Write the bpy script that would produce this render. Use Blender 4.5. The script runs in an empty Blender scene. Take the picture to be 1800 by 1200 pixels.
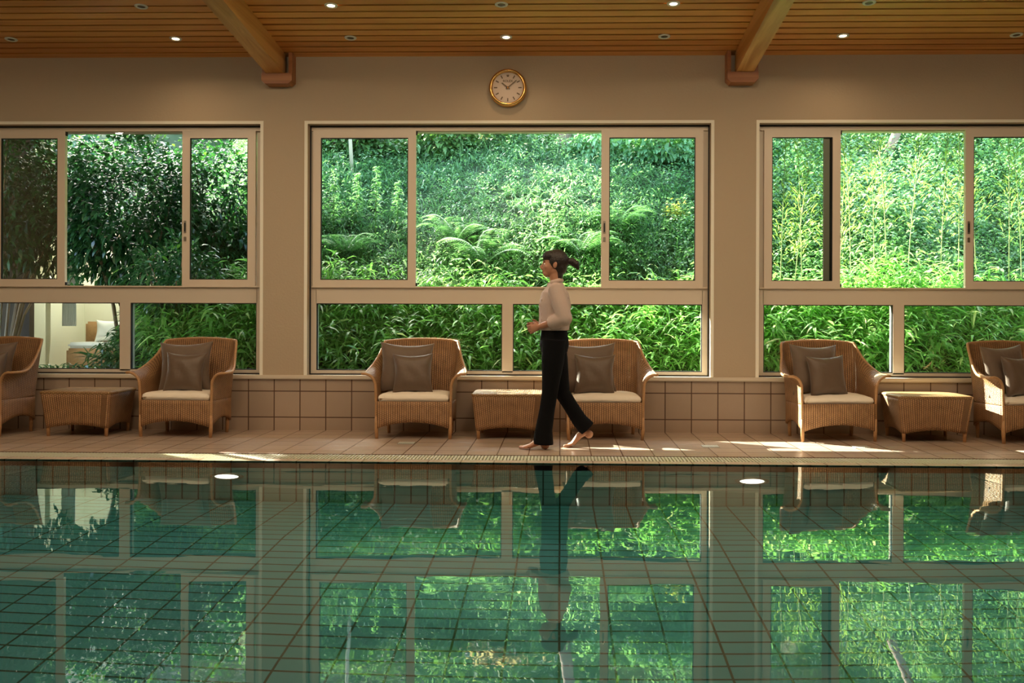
import bpy, bmesh, math, random
import numpy as np
from mathutils import Vector, Matrix, Euler
from mathutils import noise as mnoise

C = bpy.context.scene.collection
S = bpy.context.scene
rnd = random.Random(7)
rng = np.random.default_rng(11)
PI = math.pi

# ------------------------------------------------------------------ camera
CAM_H = 1.096
cam_d = bpy.data.cameras.new('camera')
cam = bpy.data.objects.new('camera', cam_d); C.objects.link(cam)
cam_d.sensor_fit = 'HORIZONTAL'; cam_d.sensor_width = 36.0
cam_d.lens = 1730 / 1800 * 36.0
cam_d.shift_x = -37 / 1800
cam_d.shift_y = -43 / 1800
cam_d.clip_start = 0.05; cam_d.clip_end = 200
yaw = math.atan(0.0277)
cam.matrix_world = (Matrix.Translation((0, 0, CAM_H)) @ Matrix.Rotation(yaw, 4, 'Z')
                    @ Matrix.Rotation(PI / 2, 4, 'X') @ Matrix.Rotation(0.0035, 4, 'Z'))
S.camera = cam

# ------------------------------------------------------------------ colour management, world, sun
S.view_settings.view_transform = 'Standard'
S.view_settings.look = 'None'
S.view_settings.gamma = 1.0
S.view_settings.exposure = 0.0
S.view_settings.use_curve_mapping = False
S.cycles.use_denoising = True
S.cycles.max_bounces = 9
S.cycles.diffuse_bounces = 5
S.cycles.glossy_bounces = 5
S.cycles.transmission_bounces = 8
S.cycles.transparent_max_bounces = 16
S.cycles.sample_clamp_indirect = 6.0
S.cycles.caustics_reflective = False
S.cycles.caustics_refractive = True

W = bpy.data.worlds.new('sky'); S.world = W; W.use_nodes = True
nt = W.node_tree; nt.nodes.clear()
sky = nt.nodes.new('ShaderNodeTexSky'); sky.sky_type = 'NISHITA'
sky.sun_disc = False; sky.sun_elevation = math.radians(38); sky.sun_rotation = math.radians(-30)
sky.air_density = 1.0; sky.dust_density = 2.0; sky.ozone_density = 1.0
bg = nt.nodes.new('ShaderNodeBackground'); bg.inputs[1].default_value = 2.1
out = nt.nodes.new('ShaderNodeOutputWorld')
nt.links.new(sky.outputs[0], bg.inputs[0]); nt.links.new(bg.outputs[0], out.inputs[0])

def add_light(name, kind, loc, direction, energy, color, size=None, size_y=None, parent=None, spot=None, blend=0.5, radius=0.05):
    l = bpy.data.lights.new(name, kind); l.energy = energy; l.color = color
    if kind == 'AREA':
        l.shape = 'RECTANGLE'; l.size = size; l.size_y = size_y
    if kind == 'SPOT':
        l.spot_size = spot; l.spot_blend = blend; l.shadow_soft_size = radius
    if kind == 'SUN':
        l.angle = math.radians(0.6)
    o = bpy.data.objects.new(name, l); C.objects.link(o)
    o.location = loc
    o.rotation_euler = Vector(direction).to_track_quat('-Z', 'Y').to_euler()
    if parent: o.parent = parent
    return o

SUN_DIR = Vector((-1.25, 1.0, 0.855))          # towards the sun: behind the hill, to the left
add_light('sun', 'SUN', (-10, 20, 18), -SUN_DIR, 56.0, (1.0, 0.93, 0.82))
# added warm fill panel standing in for ceiling lamp rows over the pool
add_light('ceiling_fill_panel', 'AREA', (-0.5, 6.3, 3.70), (0, -0.05, -1), 170, (1.0, 0.76, 0.50), 10.0, 2.2)
for wx in (-5.0, -2.2, 0.6, 3.6):  # added fill spots without fixtures, brightening the window wall and chairs
    add_light('wall_fill_spot', 'SPOT', (wx, 3.4, 4.05), (0, 1, -0.33), 105, (1.0, 0.76, 0.50), spot=math.radians(120), blend=1.0, radius=0.12)
# underwater floodlights in the near wall of the pool
for ux in (-4.0, 0.0, 4.0):
    add_light('pool_floodlight', 'AREA', (ux, 1.3, -0.55), (0, 1, -0.12), 12, (0.80, 1.0, 0.95), 0.6, 0.3)

# ------------------------------------------------------------------ helpers
def link_mesh(name, me, mat=None, parent=None):
    o = bpy.data.objects.new(name, me); C.objects.link(o)
    if mat: me.materials.append(mat)
    if parent: o.parent = parent
    return o

def obj(name, bm, mat=None, parent=None, smooth=False):
    me = bpy.data.meshes.new(name)
    bmesh.ops.recalc_face_normals(bm, faces=bm.faces)
    bm.to_mesh(me); bm.free()
    if smooth:
        me.polygons.foreach_set('use_smooth', [True] * len(me.polygons))
    return link_mesh(name, me, mat, parent)

def tag(o, label, cat, group=None, kind=None):
    o['label'] = label; o['category'] = cat
    if group: o['group'] = group
    if kind: o['kind'] = kind
    return o

def thing(name, label, cat, loc=(0, 0, 0), rz=0, group=None):
    o = bpy.data.objects.new(name, None); C.objects.link(o)
    o.empty_display_size = 0.1
    o.location = loc; o.rotation_euler = (0, 0, rz)
    return tag(o, label, cat, group)

def struct(o):
    o['kind'] = 'structure'; return o

def children_of(o):
    return [c for c in bpy.data.objects if c.parent is o]

def copy_tree(o, parent=None):
    c = o.copy(); C.objects.link(c)
    if parent: c.parent = parent
    for ch in children_of(o):
        copy_tree(ch, c)
    return c

def box(bm, x0, x1, y0, y1, z0, z1, bev=0.0):
    r = bmesh.ops.create_cube(bm, size=1.0, matrix=Matrix.Translation(((x0 + x1) / 2, (y0 + y1) / 2, (z0 + z1) / 2))
                              @ Matrix.Diagonal((abs(x1 - x0), abs(y1 - y0), abs(z1 - z0), 1)))
    if bev > 0:
        es = list({e for v in r['verts'] for e in v.link_edges})
        bmesh.ops.bevel(bm, geom=es, offset=bev, segments=2, affect='EDGES')
    return r['verts']

def newbox(*a, **k):
    bm = bmesh.new(); box(bm, *a, **k); return bm

def tube(bm, pts, r, seg=8, cap=True, flat=None):
    """round tube along pts; r number or list; flat = optional list of (ra, rb) with rb along 'up'"""
    pts = [Vector(p) for p in pts]; n = len(pts)
    rs = r if isinstance(r, (list, tuple)) else [r] * n
    T = []
    for i in range(n):
        a = pts[max(i - 1, 0)]; b = pts[min(i + 1, n - 1)]
        d = (b - a); T.append(d.normalized() if d.length > 1e-9 else Vector((0, 0, 1)))
    up = Vector((0, 0, 1)) if abs(T[0].z) < 0.9 else Vector((0, 1, 0))
    u = (up - T[0] * up.dot(T[0])).normalized()
    rings = []
    for i in range(n):
        u = (u - T[i] * u.dot(T[i])).normalized()
        w = T[i].cross(u)
        ra, rb = (rs[i] if isinstance(rs[i], (list, tuple)) else (rs[i], rs[i]))
        rings.append([bm.verts.new(pts[i] + w * (ra * math.cos(2 * PI * k / seg)) + u * (rb * math.sin(2 * PI * k / seg))) for k in range(seg)])
    for i in range(n - 1):
        for k in range(seg):
            bm.faces.new((rings[i][k], rings[i][(k + 1) % seg], rings[i + 1][(k + 1) % seg], rings[i + 1][k]))
    if cap:
        bm.faces.new(rings[0][::-1]); bm.faces.new(rings[-1])

def lathe(bm, prof, seg=32, axis='Z', center=(0, 0, 0), cap=False):
    """prof = [(r, h)...] about an axis through center"""
    rings = []
    for r, h in prof:
        ring = []
        for k in range(seg):
            a = 2 * PI * k / seg
            p = (r * math.cos(a), r * math.sin(a), h)
            if axis == 'Y': p = (p[0], p[2], p[1])
            ring.append(bm.verts.new(Vector(p) + Vector(center)))
        rings.append(ring)
    for i in range(len(rings) - 1):
        for k in range(seg):
            bm.faces.new((rings[i][k], rings[i][(k + 1) % seg], rings[i + 1][(k + 1) % seg], rings[i + 1][k]))

def ellipsoid(bm, c, r, rot=None, sub=3):
    m = Matrix.Translation(c)
    if rot: m = m @ Euler(rot).to_matrix().to_4x4()
    bmesh.ops.create_icosphere(bm, subdivisions=sub, radius=1.0, matrix=m @ Matrix.Diagonal((r[0], r[1], r[2], 1)))

def smoothstep(a, b, x):
    t = min(1, max(0, (x - a) / (b - a))); return t * t * (3 - 2 * t)

# ------------------------------------------------------------------ materials
def new_mat(name):
    m = bpy.data.materials.new(name); m.use_nodes = True
    n = m.node_tree.nodes; l = m.node_tree.links
    b = n['Principled BSDF']
    return m, n, l, b

def simple(name, col, rough=0.5, metal=0.0, var=0.0, scale=8.0, bump=0.0, bscale=60.0, emit=None, estr=0.0, spec=0.5, sheen=0.0):
    m, n, l, b = new_mat(name)
    b.inputs['Base Color'].default_value = (*col, 1)
    b.inputs['Roughness'].default_value = rough
    b.inputs['Metallic'].default_value = metal
    b.inputs['Specular IOR Level'].default_value = spec
    if sheen: b.inputs['Sheen Weight'].default_value = sheen
    tc = n.new('ShaderNodeTexCoord')
    if var > 0:
        t = n.new('ShaderNodeTexNoise'); t.inputs['Scale'].default_value = scale; t.inputs['Detail'].default_value = 5
        l.new(tc.outputs['Object'], t.inputs['Vector'])
        mr = n.new('ShaderNodeMapRange'); mr.inputs[3].default_value = 1 - var; mr.inputs[4].default_value = 1 + var
        l.new(t.outputs['Fac'], mr.inputs[0])
        mx = n.new('ShaderNodeVectorMath'); mx.operation = 'SCALE'; mx.inputs[0].default_value = col
        l.new(mr.outputs[0], mx.inputs['Scale']); l.new(mx.outputs[0], b.inputs['Base Color'])
    if bump > 0:
        t = n.new('ShaderNodeTexNoise'); t.inputs['Scale'].default_value = bscale; t.inputs['Detail'].default_value = 4
        l.new(tc.outputs['Object'], t.inputs['Vector'])
        bp = n.new('ShaderNodeBump'); bp.inputs['Strength'].default_value = bump; bp.inputs['Distance'].default_value = 0.01
        l.new(t.outputs['Fac'], bp.inputs['Height']); l.new(bp.outputs[0], b.inputs['Normal'])
    if emit:
        b.inputs['Emission Color'].default_value = (*emit, 1); b.inputs['Emission Strength'].default_value = estr
    return m

def math_node(n, l, op, a, b=None, c=None):
    m = n.new('ShaderNodeMath'); m.operation = op
    for i, v in enumerate((a, b, c)):
        if v is None: continue
        if isinstance(v, (int, float)): m.inputs[i].default_value = v
        else: l.new(v, m.inputs[i])
    return m.outputs[0]

def tiled(name, col, grout, ax, ay, px, py, ox, oy, w, rough=0.3, var=0.10, bump=0.3, spec=0.5, wy=None):
    """tiles on world axes ax, ay ('X','Y','Z') with pitch px, py, phase ox, oy and joint width w"""
    m, n, l, b = new_mat(name)
    g = n.new('ShaderNodeNewGeometry'); sp = n.new('ShaderNodeSeparateXYZ'); l.new(g.outputs['Position'], sp.inputs[0])
    def line(axis, p, o, ww):
        v = math_node(n, l, 'DIVIDE', math_node(n, l, 'SUBTRACT', sp.outputs[axis], o), p)
        fr = math_node(n, l, 'FRACT', v)
        d = math_node(n, l, 'ABSOLUTE', math_node(n, l, 'SUBTRACT', fr, 0.5))
        mr = n.new('ShaderNodeMapRange'); mr.inputs[1].default_value = 0.5 - ww / p / 2 - 0.002 / p; mr.inputs[2].default_value = 0.5 - ww / p / 2 + 0.001 / p
        l.new(d, mr.inputs[0])
        return mr.outputs[0], math_node(n, l, 'FLOOR', v)
    a, ia = line(ax, px, ox, w); c, ic = line(ay, py, oy, wy or w)
    gm = math_node(n, l, 'MAXIMUM', a, c)
    cv = n.new('ShaderNodeCombineXYZ'); l.new(ia, cv.inputs[0]); l.new(ic, cv.inputs[1])
    wn = n.new('ShaderNodeTexWhiteNoise'); l.new(cv.outputs[0], wn.inputs['Vector'])
    nz = n.new('ShaderNodeTexNoise'); nz.inputs['Scale'].default_value = 9; l.new(g.outputs['Position'], nz.inputs['Vector'])
    s = math_node(n, l, 'ADD', math_node(n, l, 'MULTIPLY_ADD', wn.outputs['Value'], var * 1.4, 1 - var), math_node(n, l, 'MULTIPLY', math_node(n, l, 'SUBTRACT', nz.outputs['Fac'], 0.5), var))
    sc = n.new('ShaderNodeVectorMath'); sc.operation = 'SCALE'; sc.inputs[0].default_value = col; l.new(s, sc.inputs['Scale'])
    mx = n.new('ShaderNodeMix'); mx.data_type = 'RGBA'
    l.new(gm, mx.inputs['Factor']); l.new(sc.outputs[0], mx.inputs['A']); mx.inputs['B'].default_value = (*grout, 1)
    l.new(mx.outputs['Result'], b.inputs['Base Color'])
    b.inputs['Roughness'].default_value = rough; b.inputs['Specular IOR Level'].default_value = spec
    bp = n.new('ShaderNodeBump'); bp.inputs['Strength'].default_value = bump; bp.inputs['Distance'].default_value = 0.003; bp.invert = True
    l.new(gm, bp.inputs['Height']); l.new(bp.outputs[0], b.inputs['Normal'])
    return m

def wood(name, c1, c2, rough=0.45, axis='X', scale=1.0, board=0.0, b_off=0.0):
    """grain running along axis; board > 0 gives each board along Y its own tone"""
    m, n, l, b = new_mat(name)
    tc = n.new('ShaderNodeNewGeometry'); mp = n.new('ShaderNodeMapping')
    sc = {'X': (0.6, 22, 22), 'Y': (22, 0.6, 22), 'Z': (22, 22, 0.6)}[axis]
    mp.inputs['Scale'].default_value = tuple(v * scale for v in sc)
    l.new(tc.outputs['Position'], mp.inputs[0])
    t = n.new('ShaderNodeTexNoise'); t.inputs['Scale'].default_value = 1.0; t.inputs['Detail'].default_value = 6; t.inputs['Distortion'].default_value = 0.6
    l.new(mp.outputs[0], t.inputs['Vector'])
    f = t.outputs['Fac']
    if board > 0:
        sp = n.new('ShaderNodeSeparateXYZ'); l.new(tc.outputs['Position'], sp.inputs[0])
        ib = math_node(n, l, 'FLOOR', math_node(n, l, 'DIVIDE', math_node(n, l, 'SUBTRACT', sp.outputs['Y'], b_off), board))
        wn = n.new('ShaderNodeTexWhiteNoise'); wn.noise_dimensions = '1D'; l.new(ib, wn.inputs['W'])
        l2 = n.new('ShaderNodeTexNoise'); l2.inputs['Scale'].default_value = 0.8; l.new(tc.outputs['Position'], l2.inputs['Vector'])
        f = math_node(n, l, 'ADD', math_node(n, l, 'MULTIPLY', f, 0.55), math_node(n, l, 'ADD', math_node(n, l, 'MULTIPLY', wn.outputs['Value'], 0.28), math_node(n, l, 'MULTIPLY', l2.outputs['Fac'], 0.2)))
    r = n.new('ShaderNodeValToRGB'); r.color_ramp.elements[0].position = 0.3; r.color_ramp.elements[1].position = 0.72
    r.color_ramp.elements[0].color = (*c1, 1); r.color_ramp.elements[1].color = (*c2, 1)
    l.new(f, r.inputs[0]); l.new(r.outputs[0], b.inputs['Base Color'])
    b.inputs['Roughness'].default_value = rough
    bp = n.new('ShaderNodeBump'); bp.inputs['Strength'].default_value = 0.12; bp.inputs['Distance'].default_value = 0.004
    l.new(t.outputs['Fac'], bp.inputs['Height']); l.new(bp.outputs[0], b.inputs['Normal'])
    return m

def wicker(name, c_lo, c_hi, holes=0.0):
    """woven cane on UVs given in metres: uprights with thinner strands woven over and under"""
    m, n, l, b = new_mat(name)
    uv = n.new('ShaderNodeTexCoord'); sp = n.new('ShaderNodeSeparateXYZ'); l.new(uv.outputs['UV'], sp.inputs[0])
    pu, pv = 0.020, 0.0085
    iu = math_node(n, l, 'FLOOR', math_node(n, l, 'DIVIDE', sp.outputs['X'], pu))
    fu = math_node(n, l, 'FRACT', math_node(n, l, 'DIVIDE', sp.outputs['X'], pu))
    vv = math_node(n, l, 'DIVIDE', sp.outputs['Y'], pv)
    iv = math_node(n, l, 'FLOOR', vv); fv = math_node(n, l, 'FRACT', vv)
    par = math_node(n, l, 'MODULO', math_node(n, l, 'ADD', iu, iv), 2.0)
    hu = math_node(n, l, 'SINE', math_node(n, l, 'MULTIPLY', fu, PI))
    hv = math_node(n, l, 'SINE', math_node(n, l, 'MULTIPLY', fv, PI))
    over = math_node(n, l, 'MULTIPLY', hu, math_node(n, l, 'MULTIPLY_ADD', hv, 0.55, 0.45))
    under = math_node(n, l, 'MULTIPLY', hu, math_node(n, l, 'MULTIPLY_ADD', hv, 0.45, 0.15))
    h = math_node(n, l, 'ADD', math_node(n, l, 'MULTIPLY', over, par), math_node(n, l, 'MULTIPLY', under, math_node(n, l, 'SUBTRACT', 1.0, par)))
    nz = n.new('ShaderNodeTexNoise'); nz.inputs['Scale'].default_value = 14; nz.inputs['Detail'].default_value = 3; l.new(uv.outputs['UV'], nz.inputs['Vector'])
    f = math_node(n, l, 'ADD', math_node(n, l, 'MULTIPLY', h, 0.75), math_node(n, l, 'MULTIPLY', nz.outputs['Fac'], 0.35))
    r = n.new('ShaderNodeValToRGB'); r.color_ramp.elements[0].position = 0.12; r.color_ramp.elements[1].position = 0.75
    r.color_ramp.elements[0].color = (*c_lo, 1); r.color_ramp.elements[1].color = (*c_hi, 1)
    l.new(f, r.inputs[0]); l.new(r.outputs[0], b.inputs['Base Color'])
    b.inputs['Roughness'].default_value = 0.42
    bp = n.new('ShaderNodeBump'); bp.inputs['Strength'].default_value = 0.7; bp.inputs['Distance'].default_value = 0.006
    l.new(h, bp.inputs['Height']); l.new(bp.outputs[0], b.inputs['Normal'])
    if holes > 0:      # open weave: small gaps between every other crossing
        gap = math_node(n, l, 'LESS_THAN', h, holes)
        l.new(math_node(n, l, 'SUBTRACT', 1.0, gap), b.inputs['Alpha'])
    return m

def glass_pane(name, tint, refl=1.0):
    m = bpy.data.materials.new(name); m.use_nodes = True
    n = m.node_tree.nodes; l = m.node_tree.links; n.clear()
    o = n.new('ShaderNodeOutputMaterial'); tr = n.new('ShaderNodeBsdfTransparent'); tr.inputs[0].default_value = (*tint, 1)
    gl = n.new('ShaderNodeBsdfGlossy'); gl.inputs['Roughness'].default_value = 0.0; gl.inputs[0].default_value = (1, 1, 1, 1)
    fr = n.new('ShaderNodeFresnel'); fr.inputs[0].default_value = 1.5
    mx = n.new('ShaderNodeMixShader'); l.new(math_node(n, l, 'MULTIPLY', fr.outputs[0], 1.7 * refl), mx.inputs[0])
    l.new(tr.outputs[0], mx.inputs[1]); l.new(gl.outputs[0], mx.inputs[2]); l.new(mx.outputs[0], o.inputs[0])
    return m

def leafmat(name, dark, light, gloss=0.35, trans=0.45, hue=None):
    m = bpy.data.materials.new(name); m.use_nodes = True
    n = m.node_tree.nodes; l = m.node_tree.links; n.clear()
    o = n.new('ShaderNodeOutputMaterial')
    at = n.new('ShaderNodeAttribute'); at.attribute_name = 'tint'
    r = n.new('ShaderNodeValToRGB'); els = r.color_ramp.elements
    els[0].color = (*dark, 1); els[1].color = (*light, 1)
    if hue:
        e = els.new(0.93); e.color = (*light, 1); els[2].color = (*hue, 1)
    l.new(at.outputs['Fac'], r.inputs[0])
    p = n.new('ShaderNodeBsdfPrincipled'); p.inputs['Roughness'].default_value = gloss; p.inputs['Specular IOR Level'].default_value = 0.5
    l.new(r.outputs[0], p.inputs['Base Color'])
    t = n.new('ShaderNodeBsdfTranslucent')
    tm = n.new('ShaderNodeMix'); tm.data_type = 'RGBA'; tm.blend_type = 'MULTIPLY'; tm.inputs['Factor'].default_value = 1
    l.new(r.outputs[0], tm.inputs['A']); tm.inputs['B'].default_value = (1.12, 1.2, 0.68, 1); l.new(tm.outputs['Result'], t.inputs[0])
    mx = n.new('ShaderNodeMixShader'); mx.inputs[0].default_value = trans
    l.new(p.outputs[0], mx.inputs[1]); l.new(t.outputs[0], mx.inputs[2]); l.new(mx.outputs[0], o.inputs[0])
    return m

M = {}
M['plaster'] = simple('plaster', (0.475, 0.38, 0.27), 0.85, var=0.04, scale=1.2, bump=0.25, bscale=45)
M['reveal'] = simple('reveal_paint', (0.88, 0.84, 0.72), 0.6)
M['alu'] = simple('window_frame_paint', (0.66, 0.57, 0.46), 0.38, spec=0.5)
M['alu2'] = simple('window_rail_paint', (0.72, 0.61, 0.49), 0.35)
M['seal'] = simple('black_rubber', (0.012, 0.012, 0.014), 0.6)
M['sill'] = simple('sill_paint', (0.66, 0.58, 0.47), 0.45)
M['dado'] = tiled('wall_tiles', (0.42, 0.325, 0.25), (0.09, 0.045, 0.03), 'X', 'Z', 0.25, 0.25, 0.0, 0.125, 0.0085, rough=0.32, var=0.07)
M['deck'] = tiled('deck_tiles', (0.50, 0.385, 0.30), (0.16, 0.095, 0.065), 'X', 'Y', 0.25, 0.25, 0.0, 7.80, 0.008, rough=0.24, var=0.08)
M['coping'] = tiled('coping_tiles', (0.56, 0.46, 0.36), (0.16, 0.10, 0.07), 'X', 'Y', 0.25, 0.5, 0.0, 7.30, 0.008, rough=0.3)
M['grate'] = simple('grate_plastic', (0.60, 0.60, 0.48), 0.45)
M['gutter'] = simple('gutter_channel', (0.10, 0.13, 0.11), 0.6)
M['poolfloor'] = tiled('pool_floor_tiles', (0.075, 0.36, 0.40), (0.012, 0.045, 0.02), 'X', 'Y', 0.25, 0.1257, 0.0, 4.257, 0.0105, rough=0.4, var=0.05, wy=0.0150)
M['poolwall'] = tiled('pool_wall_tiles', (0.13, 0.33, 0.28), (0.02, 0.04, 0.02), 'X', 'Z', 0.125, 0.25, 0.0, 0.0, 0.010, rough=0.4, var=0.05)
M['ceil'] = wood('ceiling_boards', (0.52, 0.19, 0.038), (0.84, 0.40, 0.10), 0.42, 'X', 1.0, board=0.135, b_off=9.4)
M['ceil_dark'] = simple('ceiling_backing', (0.03, 0.015, 0.008), 0.9)
M['beam'] = wood('beam_wood', (0.46, 0.20, 0.05), (0.74, 0.42, 0.15), 0.4, 'Y', 0.6)
M['corbel'] = wood('corbel_wood', (0.26, 0.085, 0.022), (0.42, 0.16, 0.045), 0.4, 'X', 0.8)
M['wicker'] = wicker('wicker', (0.07, 0.028, 0.010), (0.52, 0.29, 0.135))
M['wicker_open'] = wicker('wicker_open', (0.06, 0.024, 0.009), (0.50, 0.27, 0.120), holes=0.05)
M['cane'] = simple('cane_wrap', (0.46, 0.25, 0.11), 0.42, var=0.25, scale=30, bump=0.5, bscale=140)
M['wick_top'] = wicker('wicker_light', (0.20, 0.10, 0.035), (0.62, 0.40, 0.19))
M['cushion'] = simple('cream_canvas', (0.86, 0.78, 0.66), 0.9, var=0.03, scale=20, bump=0.25, bscale=25)
M['pillow'] = simple('taupe_fabric', (0.140, 0.092, 0.060), 0.6, var=0.08, scale=18, bump=0.3, bscale=22, sheen=0.3)
M['pillow_s'] = simple('taupe_fabric_satin', (0.115, 0.072, 0.044), 0.45, var=0.08, scale=18, bump=0.3, bscale=20, sheen=0.3)
M['gold'] = simple('gold', (0.75, 0.46, 0.16), 0.18, metal=1.0)
M['dial'] = simple('clock_dial', (0.66, 0.53, 0.44), 0.5)
M['dialmark'] = simple('clock_marks', (0.13, 0.075, 0.03), 0.4)
M['white'] = simple('white_enamel', (0.72, 0.72, 0.66), 0.4)
M['lamp_off'] = simple('lamp_glass_off', (0.10, 0.085, 0.06), 0.25)
M['lamp_on'] = simple('lamp_glass_lit', (0.9, 0.85, 0.7), 0.4, emit=(1.0, 0.72, 0.42), estr=14)
M['uw_on'] = simple('underwater_lens', (0.9, 0.9, 0.85), 0.4, emit=(1.0, 0.90, 0.74), estr=3.2)
M['steel'] = simple('steel', (0.45, 0.40, 0.32), 0.3, metal=1.0)
M['glass'] = glass_pane('window_glass', (0.72, 0.80, 0.74))
M['glass2'] = glass_pane('window_glass_double', (0.50, 0.52, 0.40), 1.6)
M['soil'] = simple('soil', (0.045, 0.075, 0.025), 0.95, var=0.5, scale=1.5)
M['dry'] = simple('pale_ground', (0.42, 0.34, 0.24), 0.9, var=0.3, scale=6)
M['bark'] = simple('bark', (0.26, 0.19, 0.13), 0.9, var=0.3, scale=8, bump=0.6, bscale=20)
M['pole'] = simple('pale_bark', (0.55, 0.45, 0.32), 0.8, var=0.2, scale=10)
M['stem'] = simple('green_stem', (0.20, 0.32, 0.08), 0.5)
M['stem2'] = simple('bamboo_culm', (0.34, 0.44, 0.16), 0.4)
M['exterior'] = simple('exterior_render', (0.70, 0.66, 0.55), 0.85)
M['timber_dark'] = wood('timber_dark', (0.030, 0.018, 0.010), (0.06, 0.04, 0.02), 0.9, 'Z', 0.5)
M['cream'] = simple('cream_wall', (0.82, 0.80, 0.66), 0.8)
M['linen'] = simple('white_linen', (0.85, 0.84, 0.78), 0.85, bump=0.3, bscale=12)
M['skin'] = simple('skin', (0.42, 0.20, 0.115), 0.5, var=0.05, scale=14)
M['hair'] = simple('dark_hair', (0.018, 0.011, 0.008), 0.45, bump=0.5, bscale=90)
M['shirt'] = simple('pale_pink_cotton', (0.52, 0.40, 0.34), 0.8, bump=0.3, bscale=18)
M['trouser'] = simple('black_cloth', (0.004, 0.004, 0.005), 0.9, spec=0.15, bump=0.2, bscale=30)
M['eye'] = simple('eye_white', (0.75, 0.72, 0.68), 0.2)
M['iris'] = simple('iris_brown', (0.04, 0.02, 0.01), 0.2)
M['lip'] = simple('lip', (0.32, 0.10, 0.08), 0.4)
M['leaf_sasa'] = leafmat('leaf_lance', (0.075, 0.24, 0.045), (0.34, 0.66, 0.23), hue=(0.80, 0.84, 0.55), trans=0.55)
M['leaf_mid'] = leafmat('leaf_bank', (0.065, 0.18, 0.075), (0.31, 0.57, 0.27), hue=(0.66, 0.72, 0.52))
M['leaf_ivy'] = leafmat('leaf_broad', (0.030, 0.085, 0.020), (0.15, 0.30, 0.08), hue=(0.36, 0.46, 0.20))
M['leaf_fern'] = leafmat('leaf_fern', (0.08, 0.22, 0.085), (0.26, 0.50, 0.24))
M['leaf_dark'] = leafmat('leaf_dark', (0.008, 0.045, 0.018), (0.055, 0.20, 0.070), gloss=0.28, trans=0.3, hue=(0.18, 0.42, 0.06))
M['leaf_bamboo'] = leafmat('leaf_bamboo', (0.14, 0.28, 0.05), (0.42, 0.60, 0.18), hue=(0.75, 0.75, 0.32))
M['leaf_tree'] = leafmat('leaf_tree', (0.05, 0.14, 0.02), (0.26, 0.42, 0.06), hue=(0.6, 0.62, 0.15))
M['leaf_yellow'] = leafmat('leaf_yellow', (0.45, 0.42, 0.08), (0.75, 0.70, 0.22))
M['leaf_sunfleck'] = leafmat('leaf_sunfleck', (0.35, 0.26, 0.16), (0.75, 0.62, 0.42))  # pale colour stands in for spots of sunlight
M['leaf_herb'] = leafmat('leaf_herb', (0.09, 0.24, 0.11), (0.32, 0.56, 0.28))

# water
wm = bpy.data.materials.new('pool_water'); wm.use_nodes = True
n = wm.node_tree.nodes; l = wm.node_tree.links; n.clear()
o_ = n.new('ShaderNodeOutputMaterial'); gl = n.new('ShaderNodeBsdfGlass'); gl.inputs['IOR'].default_value = 1.333; gl.inputs['Roughness'].default_value = 0.0
gl.inputs['Color'].default_value = (0.93, 1.0, 0.985, 1)
g_ = n.new('ShaderNodeNewGeometry'); mp = n.new('ShaderNodeMapping'); mp.inputs['Scale'].default_value = (0.9, 2.0, 1)
l.new(g_.outputs['Position'], mp.inputs[0])
t_ = n.new('ShaderNodeTexNoise'); t_.inputs['Scale'].default_value = 2.2; t_.inputs['Detail'].default_value = 2
l.new(mp.outputs[0], t_.inputs['Vector'])
bp = n.new('ShaderNodeBump'); bp.inputs['Strength'].default_value = 0.05; bp.inputs['Distance'].default_value = 0.01
l.new(t_.outputs['Fac'], bp.inputs['Height']); l.new(bp.outputs[0], gl.inputs['Normal'])
l.new(gl.outputs[0], o_.inputs[0])
M['water'] = wm

# ------------------------------------------------------------------ the hall
XL, XR, YB = -7.2, 6.4, -3.0
WY = 9.4                     # inner face of the window wall
CEIL0, CSL = 3.589, 0.0936
def ceil_z(y): return CEIL0 + CSL * (WY - y)
BAYS = [(-5.61, -2.892), (-2.434, 1.427), (1.884, 4.58)]
Z_SILL, Z_HEAD = 0.53, 2.945

bm = bmesh.new()
xs = [XL] + [v for b in BAYS for v in b] + [XR]
for i in range(0, len(xs), 2):
    box(bm, xs[i], xs[i + 1], WY, WY + 0.32, Z_SILL, Z_HEAD, bev=0.0)
box(bm, XL, XR, WY, WY + 0.32, Z_HEAD, CEIL0 + 0.25)
struct(obj('wall_front', bm, M['plaster']))
# white plaster edging round each opening
for i, (a, b) in enumerate(BAYS):
    bm = bmesh.new()
    box(bm, a - 0.03, b + 0.03, WY - 0.006, WY + 0.004, Z_HEAD, Z_HEAD + 0.028)
    box(bm, a - 0.03, a - 0.0, WY - 0.006, WY + 0.004, Z_SILL, Z_HEAD)
    box(bm, b + 0.0, b + 0.03, WY - 0.006, WY + 0.004, Z_SILL, Z_HEAD)
    struct(obj('trim_%d' % (i + 1), bm, M['reveal']))
# tiled dado
struct(obj('wall_base_tiled', newbox(XL, XR, WY - 0.0, WY + 0.32, -0.3, 0.49), M['dado']))
bm = newbox(XL, XR, WY - 0.028, WY + 0.30, 0.49, Z_SILL, bev=0.008)
struct(obj('trim_sill', bm, M['sill']))
# other walls
struct(obj('wall_left', newbox(XL - 0.2, XL, YB, WY + 0.3, -0.3, 5.2), M['plaster']))
struct(obj('wall_right', newbox(XR, XR + 0.2, YB, WY + 0.3, -0.3, 5.2), M['plaster']))
bm = newbox(XL, XR, YB - 0.2, YB, -0.3, 5.2)
struct(obj('wall_back', bm, M['plaster']))
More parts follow.
